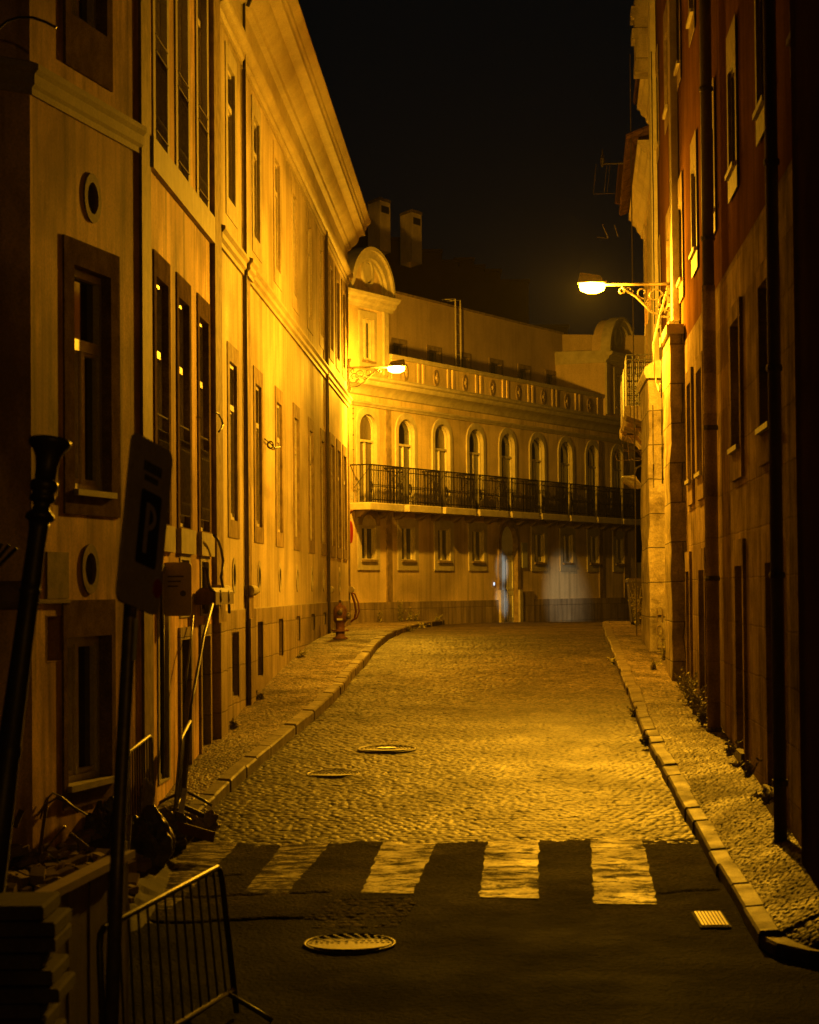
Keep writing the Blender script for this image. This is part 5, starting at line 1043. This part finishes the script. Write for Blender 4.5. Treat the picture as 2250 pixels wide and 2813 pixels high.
# weeds along walls
def weed(x, y, z, h, r, n, lab, seed, name='weed', grp='weeds growing along the walls'):
    r0 = random.Random(seed); t = thing(name, (x, y, z), lab, 'plant', grp); st = MB(); lf = MB()
    for k in range(max(5, n//14)):
        a = r0.uniform(0, 6.28); lean = r0.uniform(.1,1)*r; hh = h*r0.uniform(.5,1); P = [(x+lean*math.cos(a)*q**1.5+.02*r0.uniform(-1,1), y+lean*math.sin(a)*q**1.5, z+hh*q) for q in (0,.25,.5,.75,1)]; st.tube(P, [.006,.005,.004,.003,.002], 4)
        for j in range(14):
            q = r0.uniform(.1,1); i = min(3, int(q*4)); p = Vector(P[i]).lerp(Vector(P[i+1]), q*4-i); d = Vector((r0.uniform(-1,1), r0.uniform(-1,1), r0.uniform(-.3,.9))).normalized(); s = r0.uniform(.03,.075)*(1.3-q*.5); u = d.cross(Vector((r0.uniform(-1,1),r0.uniform(-1,1),r0.uniform(-1,1)))).normalized()*s*.28
            b0 = len(lf.v); lf.v += [p, p+d*s*.5+u, p+d*s, p+d*s*.5-u]; lf.f.append((b0,b0+1,b0+2,b0+3))
    st.build('stems', M['leaf'], t); lf.build('leaves', M['leaf'], t)
for i, (px, h, n, lab) in enumerate(((1032,.42,70,'small feathery weed at the foot of the end building, leftmost'), (1088,.62,200,'largest bushy weed at the foot of the end building'), (1112,.45,90,'medium weed just right of the largest one at the end building'), (1131,.28,70,'low weed right of the medium one at the end building'), (1190,.2,40,'tiny sprig at the end of the pavement under the end building'))):
    d = KF/(4270-px); q = FF(S(px), .12, 0); weed(q.x, q.y, gz(q.y)+.11, h, .18, n, lab, 100+i)
for i, (d, o, h, r, n, lab) in enumerate(((56,-.35,1.1,.35,420,'tall dark shrub at the far end of the right pavement'), (47.8,.12,.35,.25,160,'weed clump at the foot of the farther buttress'), (41.8,.15,.55,.2,150,'weed between the two buttresses'), (39.6,.45,.30,.2,100,'weed on the street side of the nearer buttress'),
        (36.6,.10,.3,.25,140,'weed in the corner just before the nearer buttress'), (35.2,.15,.45,.28,220,'leafy weed below the farthest doorway'), (34.0,.2,.4,.3,220,'spreading weed by the dark doorway'), (32.6,.2,.42,.3,240,'thick weed patch next to the downpipe foot'), (31.2,.22,.36,.3,240,'low weed clump just before the downpipe foot'), (27.4,.15,.2,.2,90,'small weed at the foot of the wall between doorways'), (25.2,.15,.24,.2,90,'small dark weed near the nearest doorway'), (23.0,.15,.18,.2,70,'tiny dark weed at the nearest wall foot'))):
    p = FR(dR(d), o, 0) if d < 50 else Vector((atd(1752,1700,d).x, d, 0)); weed(p.x, p.y, RWZ(d)+(.0 if d < 50 else -.05), h, r, n, lab, 200+i)
for i, (px, lab) in enumerate(((612,'weed tuft at the wall foot nearest the camera on the left'), (690,'weed tuft at the wall foot below the first basement grille'), (805,'weed tuft at the wall foot by the third basement grille'), (905,'weed tuft beside the fire hydrant'))):
    s = FL.s(px, 1900); d = 24.1+s*(59.3-24.1)/FL.L; p = FL(s, .14, 0); weed(p.x, p.y, gz(d)+.12, .14, .14, 60, lab, 300+i)
kz = [(26.5,.02),(31.5,.0),(33.0,-.02),(35.5,-.02),(57.5,0),(60,0),(62.5,0)]
for i, d in enumerate((29.9, 33.1, 41.5)): weed(RC(d)-.03, d, gz(d)+.02, .14, .12, 50, ('weed in the gutter at the gap in the right kerb','weed in the right gutter farther up the street','smallest weed in the right gutter, farthest up the street')[i], 400+i)
for i, d in enumerate((57.0, 60.5)): weed(LC(d)+.08, d, gz(d)+.0, .16, .3, 110, ('grassy weeds along the left kerb as it bends','grassy weeds at the far end of the left kerb')[i], 420+i)

# added fill light behind the viewer, lifting the sign and the foreground
ql = bpy.data.lights.new('fill_light', 'POINT'); ql.energy = 480; ql.color = SODIUM; ql.shadow_soft_size = .2
qo = bpy.data.objects.new('fill_light', ql); col.objects.link(qo); qo.location = (6.5, -8, 7.0)
# ------------------------------------------------------------------ night sky, camera
w = bpy.data.worlds.new('World'); sc.world = w; w.use_nodes = True; N = w.node_tree.nodes; L = w.node_tree.links
bg = N['Background']; tc = N.new('ShaderNodeTexCoord'); sx = N.new('ShaderNodeSeparateXYZ'); L.new(tc.outputs['Generated'], sx.inputs[0])
cr = N.new('ShaderNodeValToRGB'); L.new(sx.outputs[2], cr.inputs[0]); e = cr.color_ramp.elements
e[0].position = .0; e[0].color = (.0050,.0042,.0028,1); e[1].position = .25; e[1].color = (.0022,.0023,.0021,1); k = e.new(.10); k.color = (.0026,.0034,.0034,1)
L.new(cr.outputs[0], bg.inputs[0]); bg.inputs[1].default_value = 1.0
# thin night mist: scatters a little lamplight, and carries the faint sky glow
HZ = .00013
vs = N.new('ShaderNodeVolumeScatter'); vs.inputs['Density'].default_value = HZ; vs.inputs['Anisotropy'].default_value = .25; vs.inputs['Color'].default_value = (1,1,1,1)
ve = N.new('ShaderNodeEmission'); ve.inputs[0].default_value = (.0003,.0007,.0009,1); ve.inputs[1].default_value = HZ; va = N.new('ShaderNodeAddShader')
L.new(vs.outputs[0], va.inputs[0]); L.new(ve.outputs[0], va.inputs[1]); L.new(va.outputs[0], N['World Output'].inputs['Volume'])
cam = bpy.data.cameras.new('camera'); co = bpy.data.objects.new('camera', cam); col.objects.link(co); sc.camera = co
co.matrix_world = Matrix.Translation(EYE) @ RM.to_4x4(); cam.sensor_fit = 'VERTICAL'; cam.sensor_height = 36; cam.sensor_width = 28.8; cam.lens = 36*FP/2813; cam.clip_end = 3000; cam.clip_start = .5
cam.dof.use_dof = True; cam.dof.focus_distance = 48; cam.dof.aperture_fstop = 4.5
sc.view_settings.view_transform = 'Standard'; sc.view_settings.look = 'None'; sc.view_settings.exposure = 0; sc.view_settings.gamma = 1
